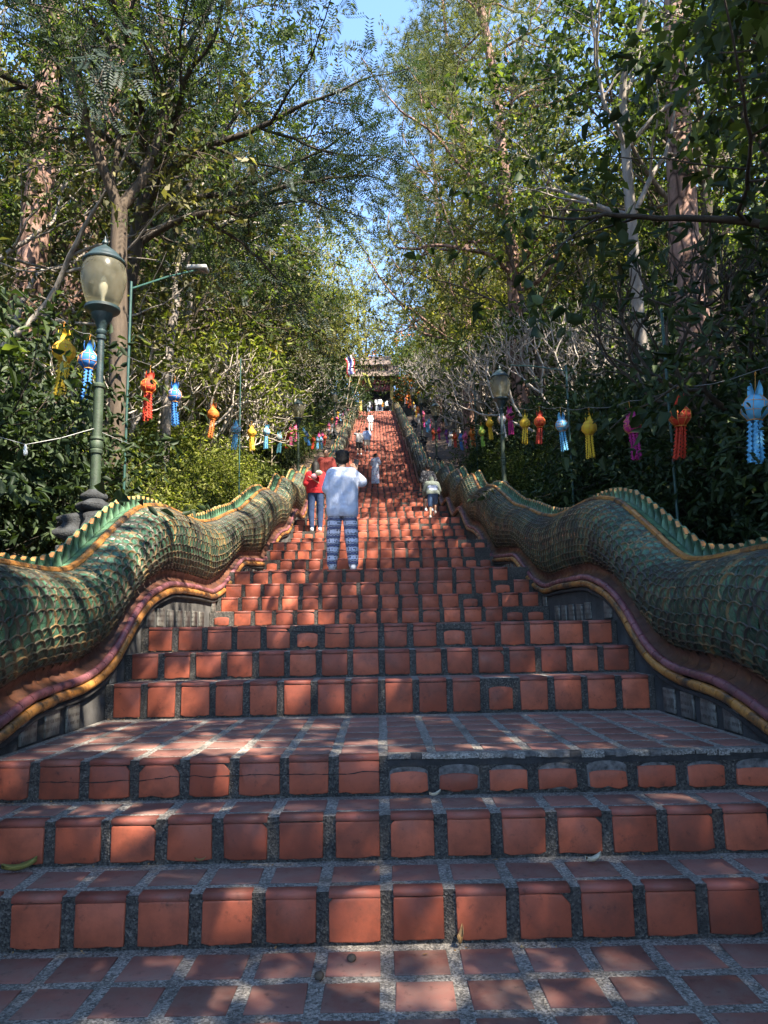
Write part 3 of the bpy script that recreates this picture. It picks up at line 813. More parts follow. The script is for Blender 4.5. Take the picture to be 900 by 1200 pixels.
for y in np.arange(3.4, 11.5, 1.4):                    # left, dark
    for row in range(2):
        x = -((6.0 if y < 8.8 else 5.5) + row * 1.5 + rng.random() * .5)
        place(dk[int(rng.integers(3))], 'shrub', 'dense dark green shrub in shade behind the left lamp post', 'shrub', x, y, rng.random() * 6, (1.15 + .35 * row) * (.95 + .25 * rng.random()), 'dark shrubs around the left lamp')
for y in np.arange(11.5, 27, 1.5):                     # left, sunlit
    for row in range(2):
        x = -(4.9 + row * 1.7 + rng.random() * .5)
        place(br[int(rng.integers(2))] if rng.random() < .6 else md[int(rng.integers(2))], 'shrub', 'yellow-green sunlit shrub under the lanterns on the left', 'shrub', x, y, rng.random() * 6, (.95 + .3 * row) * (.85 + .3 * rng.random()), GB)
for y in np.arange(27, 84, 2.6):
    for s_ in (-1, 1):
        for row in range(2):
            x = s_ * (5.6 + row * 2.6 + rng.random() * 1.0)
            if s_ > 0 and row == 0 and y > 36: continue
            place((md + dk)[int(rng.integers(5))], 'shrub', 'small leafy shrub far up the %s side of the stairs' % ('left' if s_ < 0 else 'right'), 'shrub', x, y, rng.random() * 6, .8 + .5 * rng.random(), 'shrubs far up the %s side' % ('left' if s_ < 0 else 'right'))

# --- frangipani, bare and pale ------------------------------------------------------
fr = [frangipani(200 + k, 4.2, 6, M['leaf_bright'], .4, 7, .24, r=.085) for k in range(3)]
fr2 = [frangipani(220 + k, 4.4, 7, M['leaf_mid'], .16, 5, .22, r=.085, ang=33) for k in range(3)]
GF = {1: 'bare frangipani trees on the right of the stairs', -1: 'bare frangipani trees on the left of the stairs'}
for (px, y, sc, k) in [(300, 15, 1.15, 0), (255, 18, 1.3, 1), (345, 22, 1.3, 2), (300, 27, 1.5, 0), (375, 30, 1.4, 1), (210, 24, 1.4, 2), (355, 38, 1.5, 0), (390, 46, 1.5, 2), (330, 46, 1.6, 1), (395, 60, 1.5, 0), (365, 62, 1.6, 1)]:
    place((fr + fr2)[k if y < 34 else 3 + k], 'frangipani_tree', 'pale twisted frangipani tree with few bright strap leaves on the left', 'tree', min(-6.0 - .3 * sc, X_at(px, y)), y, rng.random() * 6, sc * .85, GF[-1])
for (px, y, sc, k) in [(615, 22, 1.25, 0), (560, 28, 1.3, 1), (650, 27, 1.45, 2), (535, 36, 1.3, 0), (600, 36, 1.5, 1), (520, 44, 1.4, 2), (575, 46, 1.6, 0), (505, 54, 1.4, 1), (545, 58, 1.6, 2), (500, 66, 1.5, 0), (530, 72, 1.6, 1), (640, 42, 1.6, 2), (690, 30, 1.5, 0), (490, 80, 1.5, 2)]:
    place(fr2[k], 'frangipani_tree', 'pale leafless frangipani tree with a tangle of twigs on the right', 'tree', max(6.2 + .3 * sc, X_at(px, y)), y, rng.random() * 6, sc * 1.0, GF[1])
nf = frangipani(251, 4.9, 6, M['leaf_dark'], .22, 5, .26, M['bark_dark'], .085, (-.3, 0, 1), 40, 1, .12, .30)
put(nf, 'frangipani_tree', 'dark crooked frangipani leaning left above the red and magenta lanterns', 'tree', 6.0, 10.6, .3, 1.05, first=True)
nf2 = frangipani(252, 4.2, 5, M['leaf_dark'], .15, 5, .26, M['bark'], .07, (-.2, 0, 1), 40, 1, .06, .33)
put(nf2, 'frangipani_tree', 'grey branched frangipani in front of the thick trunk, right edge', 'tree', 6.6, 11.5, 1.3, 1.0, first=True)

# --- forked tree behind the left lamp ------------------------------------------------
def px_path(pts, y): return np.array([at_px(a, b, yy_) for (a, b), yy_ in zip(pts, np.broadcast_to(y, len(pts)))])
fx, fy = at_px(137, 480, 12.0)[:2]; fz = gz(fx, fy)
ft = empty('tree', (fx, fy, fz)); tag(ft, 'slim brown tree forking in two behind the left lamp', 'tree')
rg = np.random.default_rng(301); sk = Sk()
def rel(P): return P - np.array([fx, fy, fz])
tr = px_path([(138, 640), (138, 480), (139, 380), (139, 290), (140, 245)], 12.0)
sk.poly.append((rel(tr), np.array([.17, .15, .145, .14, .135])))
l1 = px_path([(140, 245), (118, 190), (103, 150), (92, 100), (78, 55), (62, 20), (50, -40)], np.linspace(12, 11, 7)); sk.poly.append((rel(l1), np.linspace(.095, .04, 7)))
l2 = px_path([(140, 245), (165, 215), (185, 165), (196, 120), (203, 82), (192, 40), (180, -20)], np.linspace(12, 13, 7)); sk.poly.append((rel(l2), np.linspace(.11, .04, 7)))
l3 = px_path([(203, 82), (235, 30), (262, -20), (290, -60)], np.linspace(12.7, 12, 4)); sk.poly.append((rel(l3), np.linspace(.06, .03, 4)))
l4 = px_path([(130, 225), (140, 160), (110, 90), (75, 30), (60, -30)], np.linspace(12, 13, 5)); sk.poly.append((rel(l4), np.linspace(.06, .03, 5)))
S = dict(lev=2, n=[3, 3], start=.3, ang=45, ratio=.6, wander=.16, up=.05, taper=.5)
for L_ in (l1, l2, l3, l4):
    for q in range(1, len(L_)):
        for _ in range(2): branch(rg, sk, rel(L_)[q], unit(L_[q] - L_[q - 1]) * .5 + rg.normal(0, .6, 3), 1.3, .022, 0, S)
sk.bark('trunk', M['bark'], ft); crown(rg, sk, 'crown', M['leaf_mid'], ft, 7, .3, .11, .4, .4, True)

# --- tall pines and other big trunks --------------------------------------------------
def big_pine(label, px, py_base, y, H, r, first, blen, seed, lean=(0, 0), nb=26, per=20):
    x = X_at(px, y); t = pine_tree(seed, H, r, first, blen, per, lean, nb)
    put(t, 'pine_tree', label, 'tree', x, y, 0, 1, first=True); return t
big_pine('tall pine with straight reddish trunk and airy needles, right of the sky gap', 628, 420, 27, 30, .36, .30, 4.6, 401, (-.01, 0), 34)
big_pine('second pine with slim trunk and drooping needle boughs nearer the sky gap', 556, 330, 42, 33, .36, .22, 5.8, 402, (.0, 0), 40)
big_pine('far pine with thin crown just right of the sky gap', 522, 330, 62, 36, .36, .22, 5.4, 405, (.0, 0), 34)
big_pine('massive pinkish pine trunk at the far right leaning left', 866, 420, 16.5, 26, .46, .72, 4.5, 403, (-.10, .0), 14)
big_pine('broad sunlit pinkish pine trunk at the upper left', 50, 330, 19, 28, .45, .72, 4.5, 404, (.02, 0), 14)
big_pine('pinkish pine trunk cut by the left edge of the photo', 2, 330, 17, 27, .42, .75, 4.5, 406, (.01, 0), 14)

def trunk_tree(label, px, y, H, r, bark, leafm, seed, lean, spread=4.0, size=.17, per=26, tf=.62, name='tree'):
    x = X_at(px, y); t = broad_tree(seed, H, tf, spread, bark, leafm, size, per, lean, r)
    put(t, name, label, 'tree', x, y, 0, 1, first=True); return t
trunk_tree('slender whitish tree trunk curving up beside the massive right pine', 795, 17, 17, .17, M['bark_pale'], M['leaf_mid'], 411, (-.08, 0), 3.5)
trunk_tree('thin grey tree between the reddish pine and the whitish trunk', 668, 25, 15, .13, M['bark'], M['leaf_yellow'], 412, (.0, 0), 4.2, .2, 20)
trunk_tree('pale thin trunk to the right of the forked tree', 185, 20, 16, .16, M['bark_pale'], M['leaf_mid'], 413, (.02, 0), 4.0)
trunk_tree('grey tree with dark trunk left of the drooping dense crown', 232, 27, 20, .2, M['bark_pale'], M['leaf_olive'], 414, (.0, 0), 5.0, .2, 24)

# big crown that overhangs the stairs from the left, dense drooping olive leaves
t = broad_tree(421, 20, .55, 5.2, M['bark'], M['leaf_olive'], .19, 80, (.10, 0), .34, asp=.26, droop=.9, lspread=.7, boughs=7, low=.5)
put(t, 'tree', 'large tree with dense drooping olive leaves overhanging the stairs from the left', 'tree', -8.3, 31, .4, 1.0, first=True)
t = broad_tree(422, 23, .5, 6, M['bark'], M['leaf_dark'], .19, 56, (.05, 0), .36, asp=.36, droop=.4, lspread=.7, boughs=7, low=.5)
put(t, 'tree', 'tall dark green tree behind the drooping olive one', 'tree', -11.5, 40, 1.4, 1.0, first=True)

# feathery compound-leaved tree whose bough hangs over the stairs at the top, from the left
def feather_tree():
    rg = np.random.default_rng(431); sk = Sk()
    P, rad, D = limb(rg, sk, (0, 0, -.4), (.18, 0, 1), 8.5, .22, .15, .05, .04)
    S = dict(lev=3, n=[5, 4, 3], start=.3, ang=45, ratio=.55, wander=.12, up=-.015, taper=.5)
    for a, tl, L in [(-.1, 1.1, 3.3), (.35, .9, 3.2), (-.6, .9, 3.3), (.1, .5, 3.4), (1.2, .9, 3.4), (2.2, .8, 4), (3.9, .8, 4), (-1.4, .8, 4.0)]:
        branch(rg, sk, P[-1 - int(rg.random() * 3)], (math.cos(a) * tl, math.sin(a) * tl, .55), L, .085, 1, S)
    t = empty('tree'); sk.bark('trunk', M['bark_dark'], t)
    C, A, N = [], [], []
    for p, d, s in sk.tips:                                   # pinnate fronds
        for _ in range(13):
            a = unit(d + rg.normal(0, .6, 3) + np.array([0, 0, -.35])); q = p + rg.normal(0, .26, 3)
            b = unit(np.cross(a, np.array([0, 0, 1.0]) + rg.normal(0, .5, 3))); L = .42 * (.7 + .6 * rg.random()); c = np.cross(a, b)
            for j in range(9):
                for s_ in (-1, 1):
                    o = q + a * L * (j + 1) / 9 - c * .05 * (j / 9) ** 2
                    C.append(o); A.append(unit(b * s_ + a * .45)); N.append(a)
    C, A, N = np.array(C), np.array(A), np.array(N); ll = .095
    V = np.stack([C, C + A * ll * .5 + N * .014, C + A * ll, C + A * ll * .5 - N * .014], 1).reshape(-1, 3)
    link('crown', mesh_np('crown', V, np.arange(len(V)).reshape(-1, 4), M['leaf_blue']), t); return t
t = feather_tree(); put(t, 'tree', 'tree with feathery blue-green compound leaves hanging across the top', 'tree', -5.6, 13.5, .0, 1.0, first=True)

# shade trees on the right: broad dark leaves hanging into the picture at the upper right, casting the dapples
OVER = dict(lev=3, n=[5, 4, 3], start=.3, ang=46, ratio=.56, wander=.14, up=.0, taper=.5)
HIGH = dict(lev=3, n=[5, 4, 3], start=.3, ang=46, ratio=.58, wander=.13, up=.035, taper=.5)
t = broad_tree(441, 10.0, .66, 3.4, M['bark_dark'], M['leaf_dark'], .17, 11, (-.10, 0), .2, OVER, .62, .5, True, .45, boughs=7, low=.2)  # near-black leaf colour carries the backlit shade of this crown
put(t, 'tree', 'broad-leaved tree with leaves coloured near black for shade, hanging in at the upper right corner', 'tree', 7.4, 8.4, .5, 1, first=True)
t3 = broad_tree(443, 16.0, .66, 5.0, M['bark'], M['leaf_mid'], .26, 17, (-.03, 0), .28, HIGH, .6, .5, False, .42, boughs=9, low=.2)
put(t3, 'tree', 'tall shade tree standing outside the frame right of the lowest steps', 'tree', 9.6, -2.6, 2.5, 1, first=True)
for (x, y, rz, sc, lb) in [(8.6, -8.4, .7, 1.05, 'tall shade tree outside the frame, behind the photographer on the right'),
                           (3.6, -10.2, 3.1, 1.0, 'tall shade tree outside the frame, behind the photographer'),
                           (6.2, -2.6, 1.1, .5, 'low unseen tree added right of the lowest steps for its dapples'), (4.5, 1.2, 5.2, .78, 'low unseen tree added over the lowest steps to shade the left serpent'), (-4.8, .6, 3.3, .95, 'tall unseen tree added left of the lowest steps to shade the shrubs'),  # unseen trees added to shade the left serpent, shrubs and steps
                           (8.8, 3.6, 4.0, 1.0, 'tall shade tree outside the frame on the right beside the landing'),
                           (8.2, 7.6, 5.0, .95, 'tall unseen tree added right of the second flight to shade the middle steps'), (9.6, 14.0, 2.6, .85, 'tall shade tree with its crown at the top right corner above the massive pine'),
                           (10.8, 22.5, 2.0, 1.0, 'tall shade tree with high dark crown farther up on the right')]:
    put(t3, 'tree', lb, 'tree', x, y, rz, sc)

# --- woods filling the slopes ---------------------------------------------------------
wd = [broad_tree(460, 15, .45, 4.6, M['bark'], M['leaf_mid'], .19, 44, r=.22, lspread=.7, low=.7, boughs=7), broad_tree(461, 17, .5, 4.6, M['bark_pale'], M['leaf_dark'], .19, 44, r=.2, lspread=.7, low=.7, boughs=7),
      broad_tree(462, 14, .45, 4.8, M['bark_pale'], M['leaf_olive'], .18, 38, r=.2, lspread=.7, low=.7, boughs=7), broad_tree(463, 18, .45, 5.0, M['bark'], M['leaf_yellow'], .19, 40, r=.22, lspread=.75, low=.6, boughs=7)]
GW = {-1: 'trees of the woods left of the stairs', 1: 'trees of the woods right of the stairs'}
spots = []
for s_ in (-1, 1):
    for y in np.arange(13, 100, 5.2):
        for x in np.arange(8.5, 42, 5.6):
            xx, yy_ = x + rng.normal(0, 1.2), y + rng.normal(0, 1.3)
            if xx > 6 + yy_ * .62: continue
            if s_ > 0 and yy_ < 26: continue
            if s_ > 0 and xx < 9.5: xx += 2.5
            spots.append((s_ * xx, yy_))
for (x, y) in spots:
    k = int(rng.integers(4)) if x > 0 else int(rng.choice([0, 0, 1, 2, 2, 3]))
    s_ = 1 if x > 0 else -1
    place(wd[k], 'tree', 'leafy forest tree deep in the woods %s of the stairs' % ('right' if s_ > 0 else 'left'), 'tree', x, y, rng.random() * 6.28, .8 + .45 * rng.random(), GW[s_])
for (x, y, k, sc, lb) in [(-8.5, 106, 3, 1.9, 'bright yellow-green tree left of the sky gap beyond the gate'), (-1.0, 112, 3, 2.3, 'bright yellow-green tree beyond the gate, under the sky gap'), (8.5, 108, 0, 1.6, 'mid green tree beyond the gate on the right'), (-14, 108, 0, 1.5, 'mid green tree beyond the gate on the far left'), (16, 110, 2, 1.6, 'olive tree beyond the gate on the far right')]:
    put(wd[k], 'tree', lb, 'tree', x, y, rng.random() * 6, sc)
tl = broad_tree(472, 18, .42, 4.4, M['bark'], M['leaf_yellow'], .2, 60, r=.22, lspread=.75, low=.7, boughs=9)
put(tl, 'tree', 'tall yellow-green tree closing the view left of the gate', 'tree', -5.6, 78, 1.0, 1.22, first=True)
put(wd[0], 'tree', 'mid green tree leaning over the stairs just right of the gate', 'tree', 7.2, 86, 2.0, 1.25)
dt = broad_tree(470, 8.5, .4, 2.6, M['bark_dark'], M['leaf_dark'], .22, 34, r=.14, lspread=.6, low=.6, boughs=7)
put(dt, 'tree', 'dense dark round tree right behind the gate roof', 'tree', -.4, 100.5, 0, 2.1, first=True)
dt2 = broad_tree(471, 8, .4, 2.4, M['bark'], M['flower'], .2, 9, r=.12, lspread=.4, low=.6, boughs=6)
put(dt2, 'tree', 'tree with orange-red blossoms beyond the gate', 'tree', 3.2, 103, 0, 2.4, first=True)
# a young tree just outside the left edge: its big pale-backed leaves hang into the frame
lt = broad_tree(480, 4.6, .62, 1.3, M['bark'], M['leaf_mid'], .26, 3, (.06, .05), .06, dict(lev=2, n=[3, 3], start=.3, ang=48, ratio=.6, wander=.14, up=.0, taper=.5), .42, .6, True, .18, boughs=5, low=.1)
put(lt, 'tree', 'young tree with big leaves hanging in at the left edge above the yellow lantern', 'tree', -4.75, 6.0, .3, .95, first=True)
# a photo's worth of litter: specks of leaf caught at the foot of the risers and along the walls
lrg_ = np.random.default_rng(91); C = []
for k, (y, z) in enumerate(steps[:14]):
    n = 26 if k < 4 else 14; zb_ = 0 if k == 0 else steps[k - 1][1]
    xs_ = np.where(lrg_.random(n) < .45, np.sign(lrg_.random(n) - .5) * (1.98 - np.abs(lrg_.normal(0, .12, n))), lrg_.uniform(-1.95, 1.95, n))
    C.append(np.stack([xs_, y - .022 - np.abs(lrg_.normal(0, .05, n)), np.full(n, zb_ + .009)], -1))
C = np.concatenate(C); V, Fq = leaf_geo(lrg_, C, .026, None, .45, 0, True, 6.0)
V = V.reshape(-1, 6, 3); V[:, :, 2] = np.maximum(C[:, None, 2] + np.abs(V[:, :, 2] - C[:, None, 2]) * .35, C[:, None, 2]); V[:, :, 1] = np.minimum(V[:, :, 1], C[:, None, 1] + .008)
tag(link('leaf_litter', mesh_np('leaf_litter', V.reshape(-1, 3), Fq, M['leaf_dry'])), 'tiny dry leaf scraps caught at the foot of the risers', None, None, 'stuff')
#@@PART3
# ------------------------------------------------------------------ lamp posts
def glass_mat():
    mt, t, b = newmat('weathered_lamp_globe')
    t.links.new(ramp(t, noise(t, 6, 5), [(0.3, (0.13, 0.122, 0.085)), (0.7, (0.34, 0.32, 0.24))]), b.inputs['Base Color'])
    b.inputs['Roughness'].default_value = 0.22
    tp = t.nodes.new('ShaderNodeBsdfTransparent'); tp.inputs[0].default_value = (0.93, 0.9, 0.78, 1)
    tl = t.nodes.new('ShaderNodeBsdfTranslucent'); tl.inputs[0].default_value = (0.42, 0.40, 0.29, 1)
    a = t.nodes.new('ShaderNodeMixShader'); a.inputs[0].default_value = 0.5
    t.links.new(b.outputs[0], a.inputs[1]); t.links.new(tl.outputs[0], a.inputs[2])
    c = t.nodes.new('ShaderNodeMixShader'); c.inputs[0].default_value = 0.45
    t.links.new(a.outputs[0], c.inputs[1]); t.links.new(tp.outputs[0], c.inputs[2])
    t.links.new(c.outputs[0], t.nodes['Material Output'].inputs[0]); return mt
M['globe'] = glass_mat()
M['iron'] = simple('dark_green_iron', (0.018, 0.034, 0.036), 0.45, 0.5, 9, 0.2)
M['iron_green'] = simple('mossy_green_paint', (0.027, 0.043, 0.022), 0.6, 0.45, 10, 0.25)
M['stone_dark'] = simple('black_weathered_stone', (0.02, 0.022, 0.024), 0.85, 0.75, 11, 0.8, bdist=.02)
M['bulb'] = simple('white_bulb', (0.75, 0.74, 0.7), 0.4, 0.05, 5, 0)

def carved(seed, zs, rads, amp, n=34, c=(0, 0)):
    """lumpy carved stone drum"""
    rg = np.random.default_rng(seed); k = len(zs); a = np.linspace(0, 2 * np.pi, n, endpoint=False)
    B = rg.normal(size=(10, 3)); ph = rg.random(10) * 6.28; Fq_ = rg.uniform(14, 36, 10)
    V = []
    for z, r in zip(zs, rads):
        for t in a:
            p = np.array([r * math.cos(t), r * math.sin(t), z]); dsp = np.mean(np.sin((unit(B) @ p) * Fq_ + ph)) * amp
            V.append((p[0] * (1 + dsp / max(r, .05)), p[1] * (1 + dsp / max(r, .05)), z))
    F = [(i * n + j, i * n + (j + 1) % n, (i + 1) * n + (j + 1) % n, (i + 1) * n + j) for i in range(k - 1) for j in range(n)]
    F.append(tuple(range((k - 1) * n, k * n)))
    return V, F

def lamp_post():
    t = empty('lamp_post')
    b = MB(); b.box((-.24, -.24, -2.2), (.24, .24, -.60), 0, .02); b.box((-.27, -.27, -.66), (.27, .27, -.58), 0, .015)
    V, F = carved(3, np.linspace(-.585, -.20, 14), .255 * np.array([.95, 1.0, 1.03, 1.05, 1.05, 1.04, 1.0, .97, .92, .88, .8, .72, .62, .5]), .34); b.add(V, F)
    V, F = carved(4, np.linspace(-.22, -.085, 7), np.array([.13, .18, .195, .19, .165, .12, .09]), .09); b.add(V, F)
    V, F = carved(5, np.linspace(-.10, .02, 6), np.array([.09, .118, .125, .115, .085, .065]), .04); b.add(V, F)
    b.build('pedestal', [M['stone_dark']], t, 60)
    p = MB(); p.lathe([(.056, 0), (.054, .40), (.068, .41), (.07, .44), (.058, .455), (.066, .47), (.066, .53), (.058, .545), (.07, .56), (.068, .58), (.052, .59), (.05, 1.12), (.064, 1.13), (.066, 1.155), (.05, 1.17), (.038, 1.18)], 14)
    p.build('lower_pole', [M['iron_green']], t, 40)
    p = MB(); p.lathe([(.038, 1.17), (.035, 1.66), (.05, 1.67), (.052, 1.70), (.04, 1.715), (.055, 1.735), (.056, 1.76), (.043, 1.775), (.05, 1.80), (.075, 1.86), (.10, 1.90), (.115, 1.95), (.17, 1.985), (.185, 2.0), (.185, 2.03), (.12, 2.04)], 18)
    p.build('upper_pole', [M['iron']], t, 40)
    g = MB(); a = 36
    prof = [(.135, 2.035), (.175, 2.10), (.206, 2.19), (.229, 2.29), (.238, 2.37), (.232, 2.45), (.21, 2.53), (.19, 2.56)]
    g.lathe(prof, a)
    go = g.build('globe', [M['globe']], t, 60)
    bb = MB(); bb.lathe([(.02, 2.05), (.022, 2.16), (.045, 2.22), (.05, 2.28), (.03, 2.36), (.01, 2.39)], 10); bb.build('bulb', [M['bulb']], go, 60)
    c = MB(); c.lathe([(.222, 2.535), (.228, 2.55), (.215, 2.575), (.19, 2.60), (.175, 2.605), (.15, 2.65), (.11, 2.685), (.09, 2.69), (.065, 2.72), (.035, 2.735), (.022, 2.755), (.034, 2.775), (.03, 2.795), (.012, 2.82), (.004, 2.86)], 18)
    c.build('cap', [M['iron']], t, 40)
    return t
lp = lamp_post()
for q, (x, y, z, lb) in enumerate([(-2.95, 7.6, 2.66, 'green lamp post with clouded globe on black carved pedestal, nearest, on the left'),
                                   (2.97, 17.0, 4.50, 'dark lamp post with clouded globe behind the right serpent balustrade'),
                                   (-2.95, 27.0, 6.95, 'lamp post on the left whose globe is lost in leaves above the lantern row'),
                                   (2.97, 36.0, None, 'smaller lamp post up the right side behind the far lanterns'),
                                   (-2.95, 50.5, None, 'small lamp post up the left side beside the waiting man in dark red'),
                                   (2.97, 47.0, None, 'tiny lamp post high up on the right bank'), (2.97, 58.0, None, 'tiniest lamp post near the top on the right bank')]):
    o = lp if q == 0 else copy_tree(lp)
    o.name = 'lamp_post'; o.location = (x, y, float(sm25(y)) + 1.3 if z is None else z); tag(o, lb, 'lamp post', 'lamp posts along the stairs')

# ------------------------------------------------------------------ paper lanterns
LC = dict(yellow=(.72, .47, .03), red=(.55, .045, .018), blue=(.025, .17, .50), light_blue=(.13, .42, .66), magenta=(.45, .022, .20), green=(.22, .42, .06),
          white=(.58, .58, .6), orange=(.62, .15, .02), pink=(.66, .10, .26), teal=(.06, .22, .30), purple=(.25, .06, .35))
def paper(name, c):
    mt, t, b = newmat(name + '_paper')
    cc = ramp(t, noise(t, 7, 4), [(0.3, tuple(x * .8 for x in c)), (0.7, tuple(min(1, x * 1.12) for x in c))])
    t.links.new(cc, b.inputs['Base Color']); b.inputs['Roughness'].default_value = 0.75
    tl = t.nodes.new('ShaderNodeBsdfTranslucent'); t.links.new(cc, tl.inputs[0])
    ms = t.nodes.new('ShaderNodeMixShader'); ms.inputs[0].default_value = 0.16
    t.links.new(b.outputs[0], ms.inputs[1]); t.links.new(tl.outputs[0], ms.inputs[2]); t.links.new(ms.outputs[0], t.nodes['Material Output'].inputs[0]); return mt
LM = {k: paper(k, v) for k, v in LC.items()}
M['gold'] = simple('gold_paper_trim', (0.62, 0.27, 0.04), 0.4, 0.2, 9, 0)
M['wire'] = simple('grey_wire', (0.16, 0.16, 0.16), 0.6, 0.2, 9, 0)
def lantern(col, sway, strips, seed):
    rg = np.random.default_rng(seed)
    t = empty('paper_lantern'); lm = LM[col]
    n = 8; ang = np.linspace(0, 2 * np.pi, n, endpoint=False) + .2
    def ring(r, z): return [(r * math.cos(a), r * math.sin(a), z) for a in ang]
    b = MB(); rs = [(.055, -.135), (.118, -.205), (.125, -.295), (.060, -.375)]
    V = sum([ring(r, z) for r, z in rs], []); F = [(i * n + j, i * n + (j + 1) % n, (i + 1) * n + (j + 1) % n, (i + 1) * n + j) for i in range(3) for j in range(n)]
    F += [tuple(range(n))[::-1], tuple(range(3 * n, 4 * n))]
    b.add(V, F); body = b.build('body', [lm], t)
    tr = MB()                                                     # gold edges and a rosette on every other face
    for i in range(3):
        for j in range(n):
            a0, a1 = np.array(V[i * n + j]), np.array(V[(i + 1) * n + j]); tr.tube([a0 * 1.012 * np.array([1, 1, .99]), a1 * np.array([1.012, 1.012, 1])], .0028, 4)
    for i in (1, 2):
        for j in range(n): tr.tube([np.array(V[i * n + j]) * np.array([1.012, 1.012, 1]), np.array(V[i * n + (j + 1) % n]) * np.array([1.012, 1.012, 1])], .0028, 4)
    for j in range(0, n, 2):
        c = (np.array(V[n + j]) + np.array(V[n + (j + 1) % n]) + np.array(V[2 * n + j]) + np.array(V[2 * n + (j + 1) % n])) / 4
        nr = unit(c * np.array([1, 1, 0])); sd = np.cross([0, 0, 1], nr); c = c + nr * .003
        for q in range(8):
            a = q * math.pi / 4; d = sd * math.cos(a) + np.array([0, 0, 1]) * math.sin(a); e = np.cross(nr, d)
            tr.add([c + d * .006, c + d * .016 + e * .005, c + d * .026, c + d * .016 - e * .005], [(0, 1, 2, 3)])
    tr.build('gold_trim', [M['gold']], body)
    cr = MB()                                                     # upright petals of the crown
    for j in range(4):
        a = ang[0] + j * math.pi / 2; d = np.array([math.cos(a), math.sin(a), 0]); e = np.array([-d[1], d[0], 0])
        f0 = [d * .05 + e * .042 + (0, 0, -.14), d * .05 - e * .042 + (0, 0, -.14), d * .066 - e * .026 + (0, 0, -.07), d * .058 + (0, 0, 0), d * .066 + e * .026 + (0, 0, -.07)]
        cr.add(f0 + [p - d * .004 for p in f0], [(0, 1, 2, 3, 4), (9, 8, 7, 6, 5)] + [(q, (q + 1) % 5, 5 + (q + 1) % 5, 5 + q) for q in range(5)])
    cr.build('crown', [lm], t)
    co = MB(); co.tube([(.063 * math.cos(a), .063 * math.sin(a), -.378) for a in np.linspace(0, 6.4, 18)], .005, 4); co.tube([(0, 0, .05), (0, 0, -.15)], .0025, 4); co.tube([(0, 0, .05), (.012, 0, .075), (0, 0, .10), (-.012, 0, .08), (0, 0, .05)], .003, 4)
    co.build('collar', [M['gold'], M['wire']], t)
    for j in range(strips):                                       # cut-paper tails
        a = ang[0] + j * 6.283 / strips; d = np.array([math.cos(a), math.sin(a), 0]); e = np.array([-d[1], d[0], 0]); s = MB()
        L = .37 + .05 * rg.random(); k = 9; pr = None
        for q in range(k):
            f0, f1 = q / k, (q + 1) / k
            def at(f, w): 
                return d * (.045 + .02 * f) + e * w + np.array([sway[0] * f ** 1.3, sway[1] * f ** 1.3, -.372 - L * f])
            w0 = .044
            # two half links leave a slit in the middle, with a barb at each edge
            for sg in (-1, 1):
                s.add([at(f0, sg * .004), at(f0, sg * w0 * .72), at(f0 + (f1 - f0) * .55, sg * (w0 + .010)), at(f0 + (f1 - f0) * .62, sg * w0 * .6), at(f0 + (f1 - f0) * .55, sg * .018)], [(0, 1, 2, 3, 4)])
                s.add([at(f0 + (f1 - f0) * .55, sg * .018), at(f0 + (f1 - f0) * .6, sg * w0 * .72), at(f1, sg * w0 * .72), at(f1, sg * .004)], [(0, 1, 2, 3)])
        s.build('tail', [lm], t)
    return t
RL = [(885, 447, 'light_blue', 'light blue lantern with loose tails, nearest, at the right edge of the photo'),
      (795, 462, 'red', 'orange-red lantern between the magenta one and the nearest light blue one'), (738, 478, 'magenta', 'magenta lantern with swaying tail between the yellow and the orange-red ones'),
      (690, 484, 'yellow', 'yellow lantern between the light blue and the magenta ones on the right'), (657, 483, 'light_blue', 'light blue lantern between a red and a yellow one on the right'),
      (632, 481, 'red', 'red lantern second from the right lamp post, beside a yellow one'), (615, 484, 'yellow', 'yellow lantern next to the magenta one at the right lamp post'),
      (597, 476, 'magenta', 'magenta lantern just behind the pole of the right lamp'), (587, 482, 'white', 'greyish white lantern left of the right lamp pole'),
      (573, 487, 'yellow', 'golden yellow lantern to the left of the right lamp post'), (564, 498, 'green', 'green lantern, the only one, left of the right lamp post'),
      (553, 500, 'orange', 'orange lantern beside the green one'), (545, 505, 'pink', 'pink lantern in the small cluster left of the green one'), (540, 507, 'blue', 'blue lantern in the small cluster left of the green one'),
      (533, 506, 'red', 'deep red lantern in the small cluster up the right side'), (528, 505, 'white', 'white lantern in the small cluster up the right side'), (523, 503, 'purple', 'purple lantern in the small cluster up the right side')]
LL = [(75, 386, 'yellow', 'yellow lantern left of the near lamp post, largest on the left'), (105, 400, 'blue', 'deep blue lantern half hidden by the near lamp pole'),
      (176, 435, 'red', 'red lantern right of the near lamp post'), (205, 447, 'blue', 'deep blue lantern beside the red one on the left'),
      (250, 472, 'orange', 'sunlit orange-red lantern on the left'), (277, 491, 'light_blue', 'light blue lantern between the orange-red and the golden ones on the left'),
      (295, 497, 'yellow', 'golden lantern over the sunlit shrubs on the left'), (313, 497, 'light_blue', 'pale blue lantern right of the golden one on the left'),
      (327, 505, 'teal', 'dull teal lantern beside three red and pink ones'), (336, 502, 'red', 'red lantern at the start of the pink cluster on the left'),
      (341, 500, 'pink', 'deep pink lantern in the cluster on the left'), (346, 496, 'pink', 'highest pink lantern in the cluster on the left'), (356, 500, 'light_blue', 'light blue lantern just past the leaf-hidden lamp on the left'),
      (360, 505, 'blue', 'blue lantern just past the leaf-hidden lamp on the left'), (367, 510, 'red', 'red lantern over the woman in the red top'), (372, 511, 'light_blue', 'left one of two twin light blue lanterns'), (376, 511, 'light_blue', 'right one of two twin light blue lanterns')]
protos = {}
lrg = np.random.default_rng(77)
